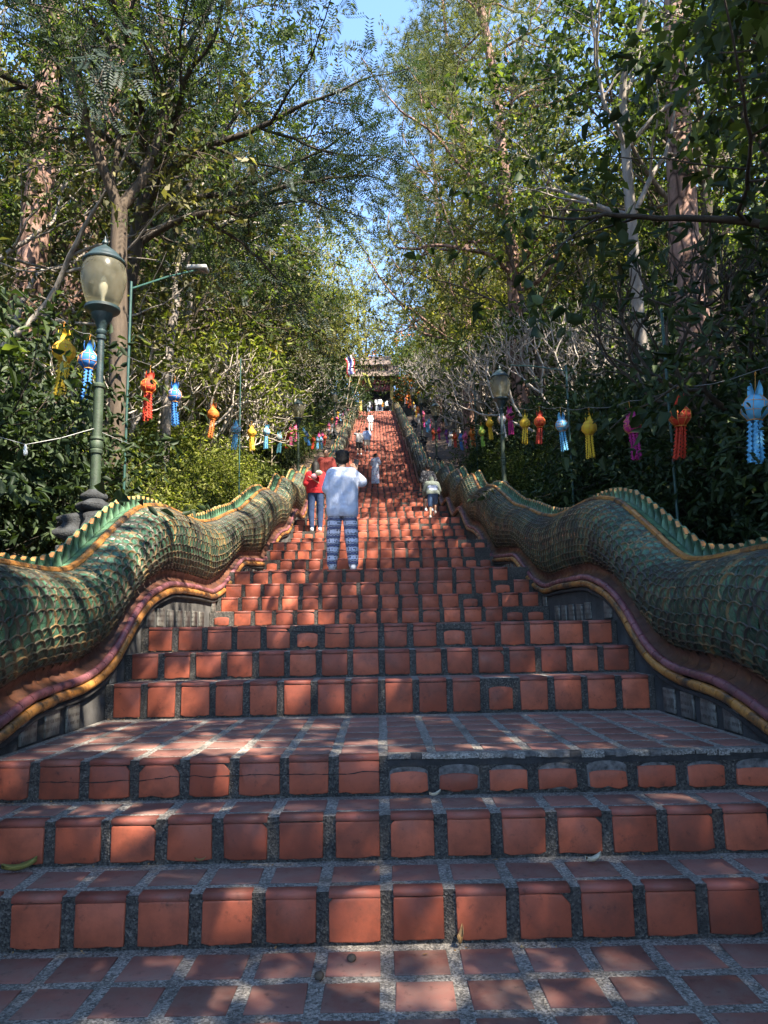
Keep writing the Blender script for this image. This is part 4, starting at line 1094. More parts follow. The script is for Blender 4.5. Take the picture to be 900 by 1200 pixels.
def hang(col, loc, label, group, rz, near):
    key = (col, near and lrg.integers(2))
    sw = [(.10, .02), (-.07, .03), (.02, .0), (.06, -.03)][int(lrg.integers(4))]
    if key not in protos:
        o = protos[key] = lantern(col, sw, 4 if not near else (5, 4, 6)[int(lrg.integers(3))], int(lrg.integers(1e6)))
    else: o = copy_tree(protos[key])
    o.name = 'paper_lantern'; o.location = loc; o.rotation_euler = (lrg.normal(0, .05), lrg.normal(0, .05), rz); tag(o, label, 'lantern', group)
    return o
for side, rows in ((1, RL), (-1, LL)):
    pts = []
    lat = 3.38 if side > 0 else -3.5
    for (px, py, col, lb) in rows:
        y = 866 * abs(lat) / abs(px - 445) * (1.0 if side > 0 else .985)
        p = at_px(px, py, y)
        hang(col, tuple(p), lb, 'paper lanterns strung along the %s side' % ('right' if side > 0 else 'left'), lrg.random() * 6, y < 14)
        pts.append(p + np.array([0, 0, .10]))
    ym = pts[-1][1]; off = pts[-1][2] - float(sm25(ym)); cs = ['pink', 'white', 'red', 'light_blue', 'yellow', 'orange', 'magenta']
    y = ym + 1.7; k = 0
    while y < 82:
        p = np.array([lat + lrg.normal(0, .08), y, float(sm25(y)) + off * .9 + .25 * math.sin(y) - .1]); col = cs[int(lrg.integers(7))]
        hang(col, tuple(p), 'tiny %s lantern far up the %s side' % (col.replace('_', ' '), 'right' if side > 0 else 'left'), 'far paper lanterns up the %s side' % ('right' if side > 0 else 'left'), lrg.random() * 6, False)
        pts.append(p + np.array([0, 0, .10])); y += 1.55 + lrg.random() * .5; k += 1
    first = pts[0] + (pts[0] - pts[1]) * np.array([1, 1.6, .9]); pts = [first] + pts
    fine = []
    for a, b in zip(pts[:-1], pts[1:]):
        for f in (0, .25, .5, .75):
            q = a + (b - a) * f; q[2] += -.05 * math.sin(math.pi * f) + 0.0; fine.append(q)
    fine.append(pts[-1])
    w = MB(); w.tube(fine, .004, 4)
    tag(w.build('lantern_cord', [M['wire']]), 'thin cord carrying the row of lanterns on the %s' % ('right' if side > 0 else 'left'), 'cord', 'lantern cords')

# ------------------------------------------------------------------ slim green poles, floodlight, wires, flags
M['pole_green'] = simple('green_painted_pole', (0.018, 0.06, 0.05), 0.5, 0.3, 9, 0.1)
M['grey_metal'] = simple('grey_metal', (0.36, 0.36, 0.35), 0.5, 0.2, 9, 0.1)
M['lens'] = simple('floodlight_lens', (0.12, 0.12, 0.12), 0.15, 0.2, 9, 0)
def slim_pole(px, py_top, lat, label, arm=None, flood=False):
    y = 866 * abs(lat) / abs(px - 445); p = at_px(px, py_top, y); zb = gz(p[0], y)
    t = empty('slim_pole', (p[0], y, zb)); tag(t, label, 'pole'); h = p[2] - zb
    b = MB(); b.tube([(0, 0, -.2), (0, 0, h)], .02, 10); b.build('shaft', [M['pole_green']], t, 40)
    if arm:
        e = at_px(arm[0], arm[1], y + arm[2]) - np.array([p[0], y, zb]); s = np.array([0, 0, h - .12])
        b = MB(); b.tube([s, (s + e) / 2 + np.array([0, 0, .03]), e], .016, 8); ao = b.build('arm', [M['pole_green']], t, 40)
        if flood:
            b = MB(); b.box(e + np.array([-.19, -.13, -.03]), e + np.array([.19, .13, .05]), 0, .02); fo = b.build('floodlight', [M['grey_metal']], t)
            b = MB(); b.box(e + np.array([-.16, -.10, -.036]), e + np.array([.16, .10, -.03]), 0); b.build('lens', [M['lens']], fo)
slim_pole(154, 330, -3.7, 'slim green pole with a long arm and grey floodlight behind the near lamp', (232, 316, 2.2), True)
slim_pole(282, 420, -3.7, 'slim green pole on the left over the sunlit orange-red lantern')
slim_pole(663, 428, 3.6, 'slim pale green pole with short arm to the right of the right lamp', (598, 428, 3.0))
slim_pole(775, 362, 3.6, 'slim dark green pole behind the orange-red lantern on the right')
slim_pole(556, 450, 3.6, 'slim green pole left of the right lamp globe')

a, b_, c_, d_ = at_px(-60, 492, 6.6), at_px(30, 521, 7.2), at_px(110, 503, 7.55), at_px(160, 524, 9.5)
w = MB(); w.tube([a, (a + b_) / 2 - np.array([0, 0, .01]), b_, (b_ + c_) / 2 - np.array([0, 0, .015]), c_ + np.array([0, -.02, 0]), d_], .0035, 5)
wo_ = w.build('light_cable', [M['grey_metal']]); tag(wo_, 'pale light cable tied to the near lamp pole', 'cable')
w = MB(); w.lathe([(.006, 0), (.016, -.02), (.018, -.05), (.026, -.07), (.024, -.10), (.004, -.115)], 10, tuple(b_)); w.build('bulb', [M['bulb']], wo_)

def cloth(name, P, mats, mi=None, thick=.006):
    """a waved sheet given thickness; P is a grid of points (rows, columns, 3)"""
    P = np.asarray(P, float); r_, c_ = P.shape[:2]; V = P.reshape(-1, 3)
    nrm = unit(np.cross(P[0, -1] - P[0, 0], P[-1, 0] - P[0, 0])) * thick
    F = [(i * c_ + j, i * c_ + j + 1, (i + 1) * c_ + j + 1, (i + 1) * c_ + j) for i in range(r_ - 1) for j in range(c_ - 1)]
    o = len(V); F2 = [tuple(o + q for q in f[::-1]) for f in F]
    per = [j for j in range(c_)] + [i * c_ + c_ - 1 for i in range(1, r_)] + [(r_ - 1) * c_ + j for j in range(c_ - 2, -1, -1)] + [i * c_ for i in range(r_ - 2, 0, -1)]
    F3 = [(per[q], o + per[q], o + per[(q + 1) % len(per)], per[(q + 1) % len(per)]) for q in range(len(per))]
    m_ = None
    if mi is not None: m_ = [mi(f) for f in F] * 2 + [0] * len(F3)
    me = mesh_np(name, np.concatenate([V, V - nrm]), F + F2 + F3, mats, m_); return me
M['flag_red'] = simple('flag_red', (.45, .02, .03), .8, .15, 9, 0); M['flag_white'] = simple('flag_white', (.7, .7, .72), .8, .1, 9, 0); M['flag_blue'] = simple('flag_blue', (.03, .035, .16), .8, .15, 9, 0)
M['flag_yellow'] = simple('flag_yellow', (.72, .48, .03), .8, .15, 9, 0); M['flag_olive'] = simple('flag_olive', (.16, .16, .02), .8, .3, 9, 0); M['wood'] = simple('pale_wood_pole', (.32, .25, .17), .7, .3, 9, .1)
# yellow pennant on a stick
y = 30.0; pt = at_px(319, 402, y); zb = gz(pt[0], y)
t = empty('yellow_flag', (pt[0], y, zb)); tag(t, 'small yellow flag on a thin pale stick over the left shrubs', 'flag')
b = MB(); b.tube([(0, 0, -.2), (.03, 0, (pt[2] - zb) * .6), (-.12, 0, pt[2] - zb + .05)], .02, 6); b.build('pole', [M['wood']], t, 40)
P = [[(-.12 + .48 * u_ + .16 * v_, .05 * math.sin(5 * u_), pt[2] - zb - .02 - .42 * v_ - .06 * u_) for u_ in np.linspace(0, 1, 7)] for v_ in np.linspace(0, 1, 5)]
link('cloth', cloth('cloth', P, [M['flag_yellow']]), t)
# striped national flag hanging from a leaning pole near the top
y = 56.0; pt = at_px(413, 415, y); x0_, z0_ = -2.75, float(sm25(y)) + .6
t = empty('striped_flag', (x0_, y, z0_)); tag(t, 'drooping red, white and blue striped flag left of the gate', 'flag')
e = pt - np.array([x0_, y, z0_]); b = MB(); b.tube([(0, 0, -.4), e * .5 + np.array([.1, 0, 0]), e + np.array([.06, 0, .15])], .03, 6); b.build('pole', [M['wood']], t, 40)
bands = [0, 1, 2, 2, 1, 0]
P = [[(e[0] - .62 + .62 * u_ + .30 * v_ + .10 * math.sin(6 * v_), .10 * math.sin(7 * u_ + 2 * v_), e[2] - .05 - 1.5 * v_ - .30 * (1 - u_)) for u_ in np.linspace(0, 1, 7)] for v_ in np.linspace(0, 1, 9)]
link('cloth', cloth('cloth', P, [M['flag_red'], M['flag_white'], M['flag_blue']], lambda f: bands[(f[0] % 7)]), t)
y = 57.0; pt = at_px(424, 436, y); t = empty('olive_flag', (-2.7, y, float(sm25(y)) + .6)); tag(t, 'limp olive yellow flag below the striped flag', 'flag')
e = pt - np.array(t.location); b = MB(); b.tube([(0, 0, -.4), e * .5, e], .025, 6); b.build('pole', [M['wood']], t, 40)
P = [[(e[0] + .02 + .45 * u_ + .35 * v_, .08 * math.sin(6 * u_), e[2] - 1.15 * v_ - .25 * u_) for u_ in np.linspace(0, 1, 5)] for v_ in np.linspace(0, 1, 6)]
link('cloth', cloth('cloth', P, [M['flag_olive']]), t)

# ------------------------------------------------------------------ gate at the head of the stairs
M['dark_red'] = simple('dark_red_lacquer', (.13, .012, .012), .5, .3, 5, .1); M['post_yellow'] = simple('yellow_plaster', (.42, .30, .08), .7, .25, 5, .2)
M['rooftile'] = tile_mat('pale_roof_tile', (.09, .06, .05), (.20, .15, .125), (.08, .07, .06), .7, .8); M['gate_shade'] = simple('painted_interior_shade', (.02, .015, .013), .9, .3, 5, 0)
GYY = TOP_Y + 4.0; GZ_ = TOP_Z
t = empty('temple_gate', (0, GYY, GZ_)); tag(t, 'temple gate with dark red beam, yellow posts and pale tiled roof', 'gate')
for sx in (-1, 1):
    b = MB(); b.box((sx * 1.95 - .18, -.18, 0), (sx * 1.95 + .18, .18, 5.3), 0, .02); b.box((sx * 1.95 - .25, -.25, 0), (sx * 1.95 + .25, .25, .35), 0, .02); b.box((sx * 1.95 - .24, -.24, 4.6), (sx * 1.95 + .24, .24, 4.8), 0, .02)
    b.build('post', [M['post_yellow']], t)
b = MB(); b.box((-1.76, -.16, 3.75), (1.76, .16, 4.6), 0, .02); b.box((-1.76, -.22, 4.62), (1.76, .22, 5.1), 0, .02); b.build('beam', [M['dark_red']], t)
def roof(w, yb, z0, z1, ov):
    b = MB()
    for s_ in (-1, 1):
        n = 9
        for i in range(n):
            f0, f1 = i / n, (i + 1) / n
            for j in range(16):
                xa, xb = -w + 2 * w * j / 16 + .015, -w + 2 * w * (j + 1) / 16 - .015
                y0_, y1_ = s_ * ov * (1 - f0), s_ * ov * (1 - f1); zz0, zz1 = z0 + (z1 - z0) * f0 ** 1.35, z0 + (z1 - z0) * f1 ** 1.35
                f = (0, 1, 2, 3) if s_ < 0 else (3, 2, 1, 0)
                b.add([(xa, y0_, zz0 + .05), (xb, y0_, zz0 + .05), (xb, y1_, zz1 + .01), (xa, y1_, zz1 + .01), (xa, y0_, zz0), (xb, y0_, zz0)], [f, (4, 5, 1, 0) if s_ < 0 else (0, 1, 5, 4)])
    b.box((-w - .1, -.08, z1 - .02), (w + .1, .08, z1 + .14), 0, .02)
    return b
ro = roof(2.9, 0, 5.15, 6.9, 1.7).build('lower_roof', [M['rooftile']], t); ro2 = roof(1.9, 0, 6.8, 8.1, 1.1).build('upper_roof', [M['rooftile']], t)
b = MB(); b.box((-1.75, 2.2, -.1), (1.75, 2.35, 5.0)); b.build('back_panel', [M['gate_shade']], t)  # dark sheet put in for the shade inside the gate
for sx in (-1, 1):
    b = MB(); b.box((min(sx * 2.2, sx * 9), .1, -.6), (max(sx * 2.2, sx * 9), .35, 2.1), 0, .02); b.box((min(sx * 2.2, sx * 9.05), .02, 2.12), (max(sx * 2.2, sx * 9.05), .43, 2.3), 0, .02)
    w_ = b.build('side_wall', [M['wall']], t)
#@@PART4
# ------------------------------------------------------------------ people
def capsule(p0, p1, r_0, r_1, n=14, m_=5):
    p0, p1 = np.array(p0, float), np.array(p1, float); d = p1 - p0; L = np.linalg.norm(d)
    d = d / L if L > 1e-6 else np.array([0, 0, 1.0])
    a = unit(np.cross(d, [0.31, .87, .12] if abs(d[2]) > .8 else [0, 0, 1.0])); b = np.cross(d, a)
    V = [p0 - d * r_0]
    rings = [(p0, r_0, -math.pi / 2 + math.pi / 2 * (i / m_)) for i in range(1, m_ + 1)] + [(p1, r_1, math.pi / 2 * (i / m_)) for i in range(0, m_)]
    for c, r_, e in rings:
        for j in range(n):
            t = 6.2831853 * j / n; V.append(c + d * r_ * math.sin(e) + (a * math.cos(t) + b * math.sin(t)) * r_ * math.cos(e))
    V.append(p1 + d * r_1); k = len(rings); F = [(0, 1 + (j + 1) % n, 1 + j) for j in range(n)]
    for i in range(k - 1):
        for j in range(n):
            q = 1 + i * n; F.append((q + j, q + (j + 1) % n, q + n + (j + 1) % n, q + n + j))
    q = 1 + (k - 1) * n; F += [(q + j, q + (j + 1) % n, len(V) - 1) for j in range(n)]
    return V, F

def ellip(c, s, n=16, rot=None):
    V, F = capsule((0, 0, -1e-4), (0, 0, 1e-4), 1, 1, n, 7); V = np.array(V) * np.array(s)
    if rot is not None: V = V @ np.array(rot).T
    return V + np.array(c), F

def fuse(name, parts, voxel, mat, parent, smooth=3, cut=None):
    """one continuous skin over all the given lumps"""
    mb = MB()
    for V, F in parts: mb.add(V, F)
    me = mesh_np('tmp', np.concatenate(mb.v), mb.f, mat); o = link('tmp', me)
    r_ = o.modifiers.new('r', 'REMESH'); r_.mode = 'VOXEL'; r_.voxel_size = voxel; r_.use_smooth_shade = True
    s_ = o.modifiers.new('s', 'SMOOTH'); s_.factor = .5; s_.iterations = smooth
    bpy.context.view_layer.update()
    ev = o.evaluated_get(bpy.context.evaluated_depsgraph_get()); out = bpy.data.meshes.new_from_object(ev)
    bpy.data.objects.remove(o); bpy.data.meshes.remove(me); out.name = name
    if cut: 
        bm = bmesh.new(); bm.from_mesh(out); cut(bm); bm.to_mesh(out); bm.free()
    if not out.materials: out.materials.append(mat)
    return link(name, out, parent)

def fabric(name, c, rough=.85):
    mt = simple(name, c, rough, .18, 14, 0, spec=.2); t = mt.node_tree; b = t.nodes['Principled BSDF']
    tc = t.nodes.new('ShaderNodeTexCoord'); mp = t.nodes.new('ShaderNodeMapping'); mp.inputs['Rotation'].default_value = (0, .5, .3); mp.inputs['Scale'].default_value = (1.6, 1, .55); t.links.new(tc.outputs['Object'], mp.inputs[0])
    n = t.nodes.new('ShaderNodeTexNoise'); n.inputs['Scale'].default_value = 9; n.inputs['Detail'].default_value = 3; n.inputs['Distortion'].default_value = 1.4; t.links.new(mp.outputs[0], n.inputs['Vector'])
    bump(t, b, n.outputs['Fac'], .45, .035); return mt
SKIN = simple('skin', (.30, .165, .105), .55, .12, 12, .05); HAIR = simple('black_hair', (.010, .008, .007), .6, .4, 30, .5, spec=.25)
EYE_W = simple('eye', (.6, .58, .55), .3, .05, 5, 0); LIP = simple('lip', (.22, .08, .06), .5, .1, 9, 0)
SHOE = simple('grey_shoe', (.42, .44, .48), .7, .3, 20, .2); SOLE = simple('shoe_sole', (.62, .63, .65), .8, .1, 20, 0)

def pattern_trousers():
    mt, t, b = newmat('blue_white_banded_print'); tc = t.nodes.new('ShaderNodeTexCoord'); sp = t.nodes.new('ShaderNodeSeparateXYZ'); t.links.new(tc.outputs['Object'], sp.inputs[0])
    def mth(op, a, c):
        n = t.nodes.new('ShaderNodeMath'); n.operation = op
        for q, v in ((0, a), (1, c)):
            if isinstance(v, bpy.types.NodeSocket): t.links.new(v, n.inputs[q])
            elif v is not None: n.inputs[q].default_value = v
        return n.outputs[0]
    zz_ = mth('ADD', sp.outputs[2], mth('MULTIPLY', noise(t, 7, 3), .05))
    fr_ = mth('FRACT', mth('MULTIPLY', zz_, 8.2), None)
    zig = mth('ADD', mth('MULTIPLY', mth('PINGPONG', mth('MULTIPLY', sp.outputs[0], 1.0), .022), 5.0), fr_)
    W_, D_, B_ = (.52, .55, .68), (.014, .014, .035), (.11, .13, .27)
    v = t.nodes.new('ShaderNodeTexVoronoi'); v.distance = 'MANHATTAN'; v.inputs['Scale'].default_value = 27; v.inputs['Randomness'].default_value = .35; t.links.new(tc.outputs['Object'], v.inputs['Vector'])
    c1 = ramp(t, v.outputs['Distance'], [(.16, W_), (.20, D_), (.50, D_), (.56, W_)])
    n = t.nodes.new('ShaderNodeValToRGB'); n.color_ramp.interpolation = 'CONSTANT'; el = n.color_ramp.elements
    for q, (p, c) in enumerate([(0, W_), (.05, D_), (.15, B_), (.27, D_), (.37, W_), (.43, D_), (.52, W_), (.58, D_), (.88, W_), (.93, D_)]):
        e = el[q] if q < 2 else el.new(p); e.position = p; e.color = (*c, 1)
    t.links.new(mth('FRACT', zig, None), n.inputs[0])
    sel = ramp(t, fr_, [(.50, (0, 0, 0)), (.52, (1, 1, 1)), (.92, (1, 1, 1)), (.94, (0, 0, 0))])
    t.links.new(mix(t, n.outputs[0], c1, sel), b.inputs['Base Color']); b.inputs['Roughness'].default_value = .85
    bump(t, b, noise(t, 12, 4), .4, .02); return mt
def dotted(name, base, spots, scale, lo, hi):
    mt, t, b = newmat(name); v = t.nodes.new('ShaderNodeTexVoronoi'); v.inputs['Scale'].default_value = scale; tc = t.nodes.new('ShaderNodeTexCoord'); t.links.new(tc.outputs['Object'], v.inputs['Vector'])
    s = t.nodes.new('ShaderNodeSeparateColor'); t.links.new(v.outputs['Color'], s.inputs[0])
    cc = ramp(t, s.outputs[0], [(0, spots[0]), (.5, spots[1]), (1, spots[-1])]); t.links.new(mix(t, cc, base, ramp(t, v.outputs['Distance'], [(lo, (0, 0, 0)), (hi, (1, 1, 1))])), b.inputs['Base Color']); b.inputs['Roughness'].default_value = .85; return mt
def striped(name, a, c, scale):
    mt, t, b = newmat(name); w = t.nodes.new('ShaderNodeTexWave'); w.bands_direction = 'Z'; w.inputs['Scale'].default_value = scale; tc = t.nodes.new('ShaderNodeTexCoord'); t.links.new(tc.outputs['Object'], w.inputs['Vector'])
    t.links.new(ramp(t, w.outputs['Fac'], [(.45, a), (.55, c)]), b.inputs['Base Color']); b.inputs['Roughness'].default_value = .85; return mt

BASE = dict(hl=(-.095, 0, .90), hr=(.095, 0, .90), kl=(-.11, .02, .49), kr=(.11, .02, .49), al=(-.115, -.02, .085), ar=(.115, -.02, .085),
            pel=(0, 0, .95), wst=(0, .0, 1.12), ch=(0, 0, 1.28), nk=(0, -.005, 1.45), hd=(0, .02, 1.60), sl=(-.18, 0, 1.40), sr=(.18, 0, 1.40),
            el=(-.245, -.03, 1.13), er=(.245, -.03, 1.13), wl=(-.25, .06, .89), wr=(.25, .06, .89))

def person(label, loc, rz, h, pose=None, top=None, bottom=None, lower='trousers', loose=0.0, hem=.86, sleeve=.5, hair='short', voxel=.016, face=False, skin=None, shoes=True, fat=1.0, dress=None, fine_hands=False, trouser_loose=0.0, hood=None, cat='person', group=None):
    J = {k: np.array(v, float) for k, v in BASE.items()}
    for k, v in (pose or {}).items(): J[k] = np.array(v, float)
    s = h / 1.735; root = empty('person', loc, rz, s); tag(root, label, cat, group); sk_ = skin or SKIN
    up = unit(J['nk'] - J['pel'])
    def torso(i):
        f = fat
        fw = unit(np.cross(J['sr'] - J['sl'], up)) * -1
        sd = unit(J['sr'] - J['sl'])
        o = [capsule(J['pel'] - sd * .075, J['pel'] + sd * .075, .112 * f + i, .112 * f + i), capsule(J['wst'] - sd * .06, J['wst'] + sd * .06, .102 * f + i, .102 * f + i),
             capsule(J['ch'] - sd * .085, J['ch'] + sd * .085, .108 * f + i, .108 * f + i), capsule(J['sl'] + sd * .03, J['sr'] - sd * .03, .062 + i, .062 + i),
             capsule(J['pel'], J['ch'], .112 * f + i, .115 * f + i), capsule(J['ch'], (J['sl'] + J['sr']) / 2, .10 + i, .07 + i)]
        for q in (-1, 1): o.append(capsule(J['pel'] + sd * q * .07, J['ch'] + sd * q * .08, .10 * f + i, .10 * f + i)); o.append(capsule(J['ch'] + sd * q * .085, (J['sr'] if q > 0 else J['sl']) - sd * q * .03, .10 * f + i, .06 + i))
        return o
    def hand(w, e, side):
        d = unit(w - e); o = []; lat = unit(np.cross(d, [0, 1.0, 0.1])) if abs(d[1]) < .9 else np.array([1.0, 0, 0]); nrm = np.cross(lat, d)
        pm = w + d * .055; o.append(capsule(w + d * .01, pm + d * .025, .026, .032)); o.append(capsule(pm + lat * .022, pm - lat * .022, .02, .02))
        for q, (of, L) in enumerate([(.030, .060), (.011, .072), (-.010, .067), (-.029, .052)]):
            a = pm + d * .035 + lat * of; m1 = a + d * L * .5 - nrm * .006; o.append(capsule(a, m1, .0095, .0088, 8, 3)); o.append(capsule(m1, m1 + unit(d - nrm * .6) * L * .5, .0088, .0075, 8, 3))
        th = w + d * .02 + lat * .028 * side; o.append(capsule(th, th + unit(d + lat * side * .8 - nrm * .3) * .045, .012, .0105, 8, 3)); o.append(capsule(th + unit(d + lat * side * .8 - nrm * .3) * .045, th + unit(d + lat * side * .8 - nrm * .3) * .045 + unit(d + lat * side * .2 - nrm * .3) * .03, .0105, .009, 8, 3))
        return o
    hp = J['hd']; hup = unit(hp - J['nk'])
    head = [ellip(hp + np.array([0, -.008, .012]), (.076, .095, .105)), ellip(hp + np.array([0, .028, -.055]), (.056, .066, .066)), capsule(J['nk'] - up * .05, hp + np.array([0, -.015, -.06]), .058, .052),
            ellip(hp + np.array([-.078, -.006, -.012]), (.012, .022, .032)), ellip(hp + np.array([.078, -.006, -.012]), (.012, .022, .032)), capsule(hp + np.array([0, .088, -.005]), hp + np.array([0, .104, -.03]), .009, .014, 8, 3), ellip(hp + np.array([0, .083, -.065]), (.026, .012, .010))]
    legs, arms = [], []; lr_ = .84 if (bottom is not None and lower == 'trousers') else 1.0
    for L_, hh, kk, aa in (('l', 'hl', 'kl', 'al'), ('r', 'hr', 'kr', 'ar')):
        legs += [capsule(J[hh], J[kk], .086 * fat * lr_, .054 * lr_), capsule(J[kk], J[kk] + (J[aa] - J[kk]) * .35 + np.array([0, -.012, 0]), .054 * lr_, .056 * lr_), capsule(J[kk] + (J[aa] - J[kk]) * .35 + np.array([0, -.012, 0]), J[aa], .054 * lr_, .036)]
        f_ = np.array([0, .11, -.045]); legs += [capsule(J[aa] + np.array([0, -.02, -.04]), J[aa] + np.array([0, .12, -.055]), .036, .028), capsule(J[aa], J[aa] + np.array([0, .05, -.045]), .038, .036)]
    for sgn, ss, ee, ww in ((-1, 'sl', 'el', 'wl'), (1, 'sr', 'er', 'wr')):
        arms += [capsule(J[ss], J[ee], .052, .040), capsule(J[ee], J[ww], .039, .027)] + hand(J[ww], J[ee], -sgn)
    fuse('body', torso(-.012) + head + legs + arms, voxel if not fine_hands else min(voxel, .0075), sk_, root)
    # clothes
    sd = unit(J['sr'] - J['sl'])
    if top is not None and dress is None:
        i = .014 + loose
        parts = torso(i)
        wid = .095 + loose * .5
        hz = J['pel'] - up * (J['pel'][2] - hem) if up[2] > .8 else J['pel'] - up * .08
        parts += [capsule(hz - sd * wid + up * .10, hz + sd * wid + up * .10, .118 * fat + i, .118 * fat + i), capsule(hz - sd * wid + up * .06, J['ch'] - sd * .09, .115 * fat + i, .112 + i), capsule(hz + sd * wid + up * .06, J['ch'] + sd * .09, .115 * fat + i, .112 + i)]
        for ss, ee, ww in (('sl', 'el', 'wl'), ('sr', 'er', 'wr')):
            v = J[ee] - J[ss]
            if sleeve <= .6: parts.append(capsule(J[ss], J[ss] + v * min(1, sleeve * 2), .054 + i * .6, .054 + i * 1.0))
            else:
                parts.append(capsule(J[ss], J[ee], .062 + i * .8, .052 + i)); parts.append(capsule(J[ee], J[ee] + (J[ww] - J[ee]) * (sleeve - .5) * 2 * .92, .050 + i, .036 + i))
        def cut(bm):                                            # trim the hem flat, open at the bottom
            g = list(bm.verts) + list(bm.edges) + list(bm.faces)
            bmesh.ops.bisect_plane(bm, geom=g, plane_co=Vector(hz), plane_no=Vector(-up), clear_outer=True)
            nkp = J['nk'] + up * .045
            g = list(bm.verts) + list(bm.edges) + list(bm.faces)
        so_ = fuse('top', parts, max(voxel * .9, .011), top, root, 4, cut)
    if hood is not None:
        fuse('hood', [ellip(hp + np.array([0, -.02, .012]), (.105, .122, .128)), capsule(J['nk'] - sd * .05, J['nk'] + sd * .05, .085, .085), capsule(J['nk'], hp - np.array([0, .03, .04]), .095, .10)], max(voxel, .014), hood, root)
    if dress is not None:
        i = .02 + loose; parts = torso(i)
        an = (J['al'] + J['ar']) / 2
        parts += [capsule(J['pel'] - sd * .09, an - sd * .12 + np.array([0, 0, .02]), .12, .11), capsule(J['pel'] + sd * .09, an + sd * .12 + np.array([0, 0, .02]), .12, .11), capsule(J['pel'], an + np.array([0, 0, .04]), .13, .14)]
        for ss, ee, ww in (('sl', 'el', 'wl'), ('sr', 'er', 'wr')): parts += [capsule(J[ss], J[ee], .075, .085), capsule(J[ee], J[ee] + (J[ww] - J[ee]) * .6, .082, .088)]
        fuse('dress', parts, max(voxel, .015), dress, root, 4)
    if bottom is not None and dress is None:
        parts = [capsule(J['pel'] - sd * .075, J['pel'] + sd * .075, .122 * fat, .122 * fat)]
        tl_ = trouser_loose
        for hh, kk, aa in (('hl', 'kl', 'al'), ('hr', 'kr', 'ar')):
            k2 = J[kk] + (J[hh] - J[kk]) * .0
            if lower == 'shorts': parts.append(capsule(J[hh], J[kk] + (J[hh] - J[kk]) * .12, .108 * fat, .090 + tl_))
            else:
                parts += [capsule(J[hh], J[kk], .104 * fat + tl_ * .6, .080 + tl_), capsule(J[kk], J[aa] + (J[kk] - J[aa]) * .06, .080 + tl_, .058 + tl_ * .7)]
                if tl_: parts.append(ellip(J[aa] + (J[kk] - J[aa]) * .16, (.074, .08, .05)))
        fuse('trousers' if lower == 'trousers' else 'shorts', parts, max(voxel * .9, .011), bottom, root, 3)
    if shoes:
        for aa in ('al', 'ar'):
            a_ = J[aa]; b = [capsule(a_ + np.array([0, -.03, -.035]), a_ + np.array([0, .13, -.048]), .048, .038), capsule(a_ + np.array([0, -.01, .01]), a_ + np.array([0, .05, -.03]), .046, .042)]
            fuse('shoe', b, max(voxel * .8, .010), SHOE if shoes is True else shoes, root, 2)
    if hair:
        hs = [ellip(hp + np.array([0, -.022, .028]), (.088, .100, .108)), ellip(hp + np.array([0, -.045, -.02]), (.080, .072, .075))]
        if hair == 'mop': hs += [ellip(hp + np.array([x_, y_, .07]), (.06, .06, .055)) for x_, y_ in ((-.04, -.03), (.045, -.02), (0, .03), (0, -.06))] + [ellip(hp + np.array([x_, -.03, -.01]), (.03, .06, .055)) for x_ in (-.068, .068)]
        if hair == 'long': hs += [capsule(hp + np.array([0, -.06, 0]), hp + np.array([0, -.10, -.26]), .082, .075), capsule(hp + np.array([-.04, -.05, 0]), hp + np.array([-.05, -.085, -.24]), .06, .05), capsule(hp + np.array([.04, -.05, 0]), hp + np.array([.05, -.085, -.24]), .06, .05)]
        if hair == 'crop': hs = [ellip(hp + np.array([0, -.014, .022]), (.081, .098, .101))]
        def hc(bm):                                            # keep the face free
            for v in [v for v in bm.verts if v.co.y > hp[1] + .048 and v.co.z < hp[2] + .05]: v.co.y = min(v.co.y, hp[1] + .05)
        fuse('hair', hs, max(voxel * .8, .010), HAIR, root, 2, hc)
    if face:
        for q in (-1, 1):
            e_ = MB(); V, F = ellip(hp + np.array([q * .031, .083, .008]), (.014, .008, .008), 10); e_.add(V, F); eo = e_.build('eye', [EYE_W], root, 180)
            e_ = MB(); V, F = ellip(hp + np.array([q * .031, .0905, .008]), (.006, .003, .0065), 8); e_.add(V, F); e_.build('iris', [HAIR], eo, 180)
            e_ = MB(); e_.tube([hp + np.array([q * .014, .094, .030]), hp + np.array([q * .032, .092, .036]), hp + np.array([q * .048, .082, .030])], .005, 5); e_.build('eyebrow', [HAIR], root)
        e_ = MB(); e_.tube([hp + np.array([-.022, .090, -.066]), hp + np.array([0, .097, -.065]), hp + np.array([.022, .090, -.066])], .005, 6); e_.build('lips', [LIP], root)
    return root

def on_stair(y): return float(stair_z(y))
def px_person(px, y): return (px - 445.3) / 866 * (y * math.cos(PITCH) + (on_stair(y) - EYE) * math.sin(PITCH))
SHIRT_W = fabric('shade_tinted_cotton', (.44, .49, .62)); RED = fabric('red_cotton', (.36, .018, .022)); MAROON = fabric('dark_red_cotton', (.16, .028, .022)); JEANS = fabric('blue_denim', (.022, .038, .085))  # white shirt with its bluish shade put into the base colour
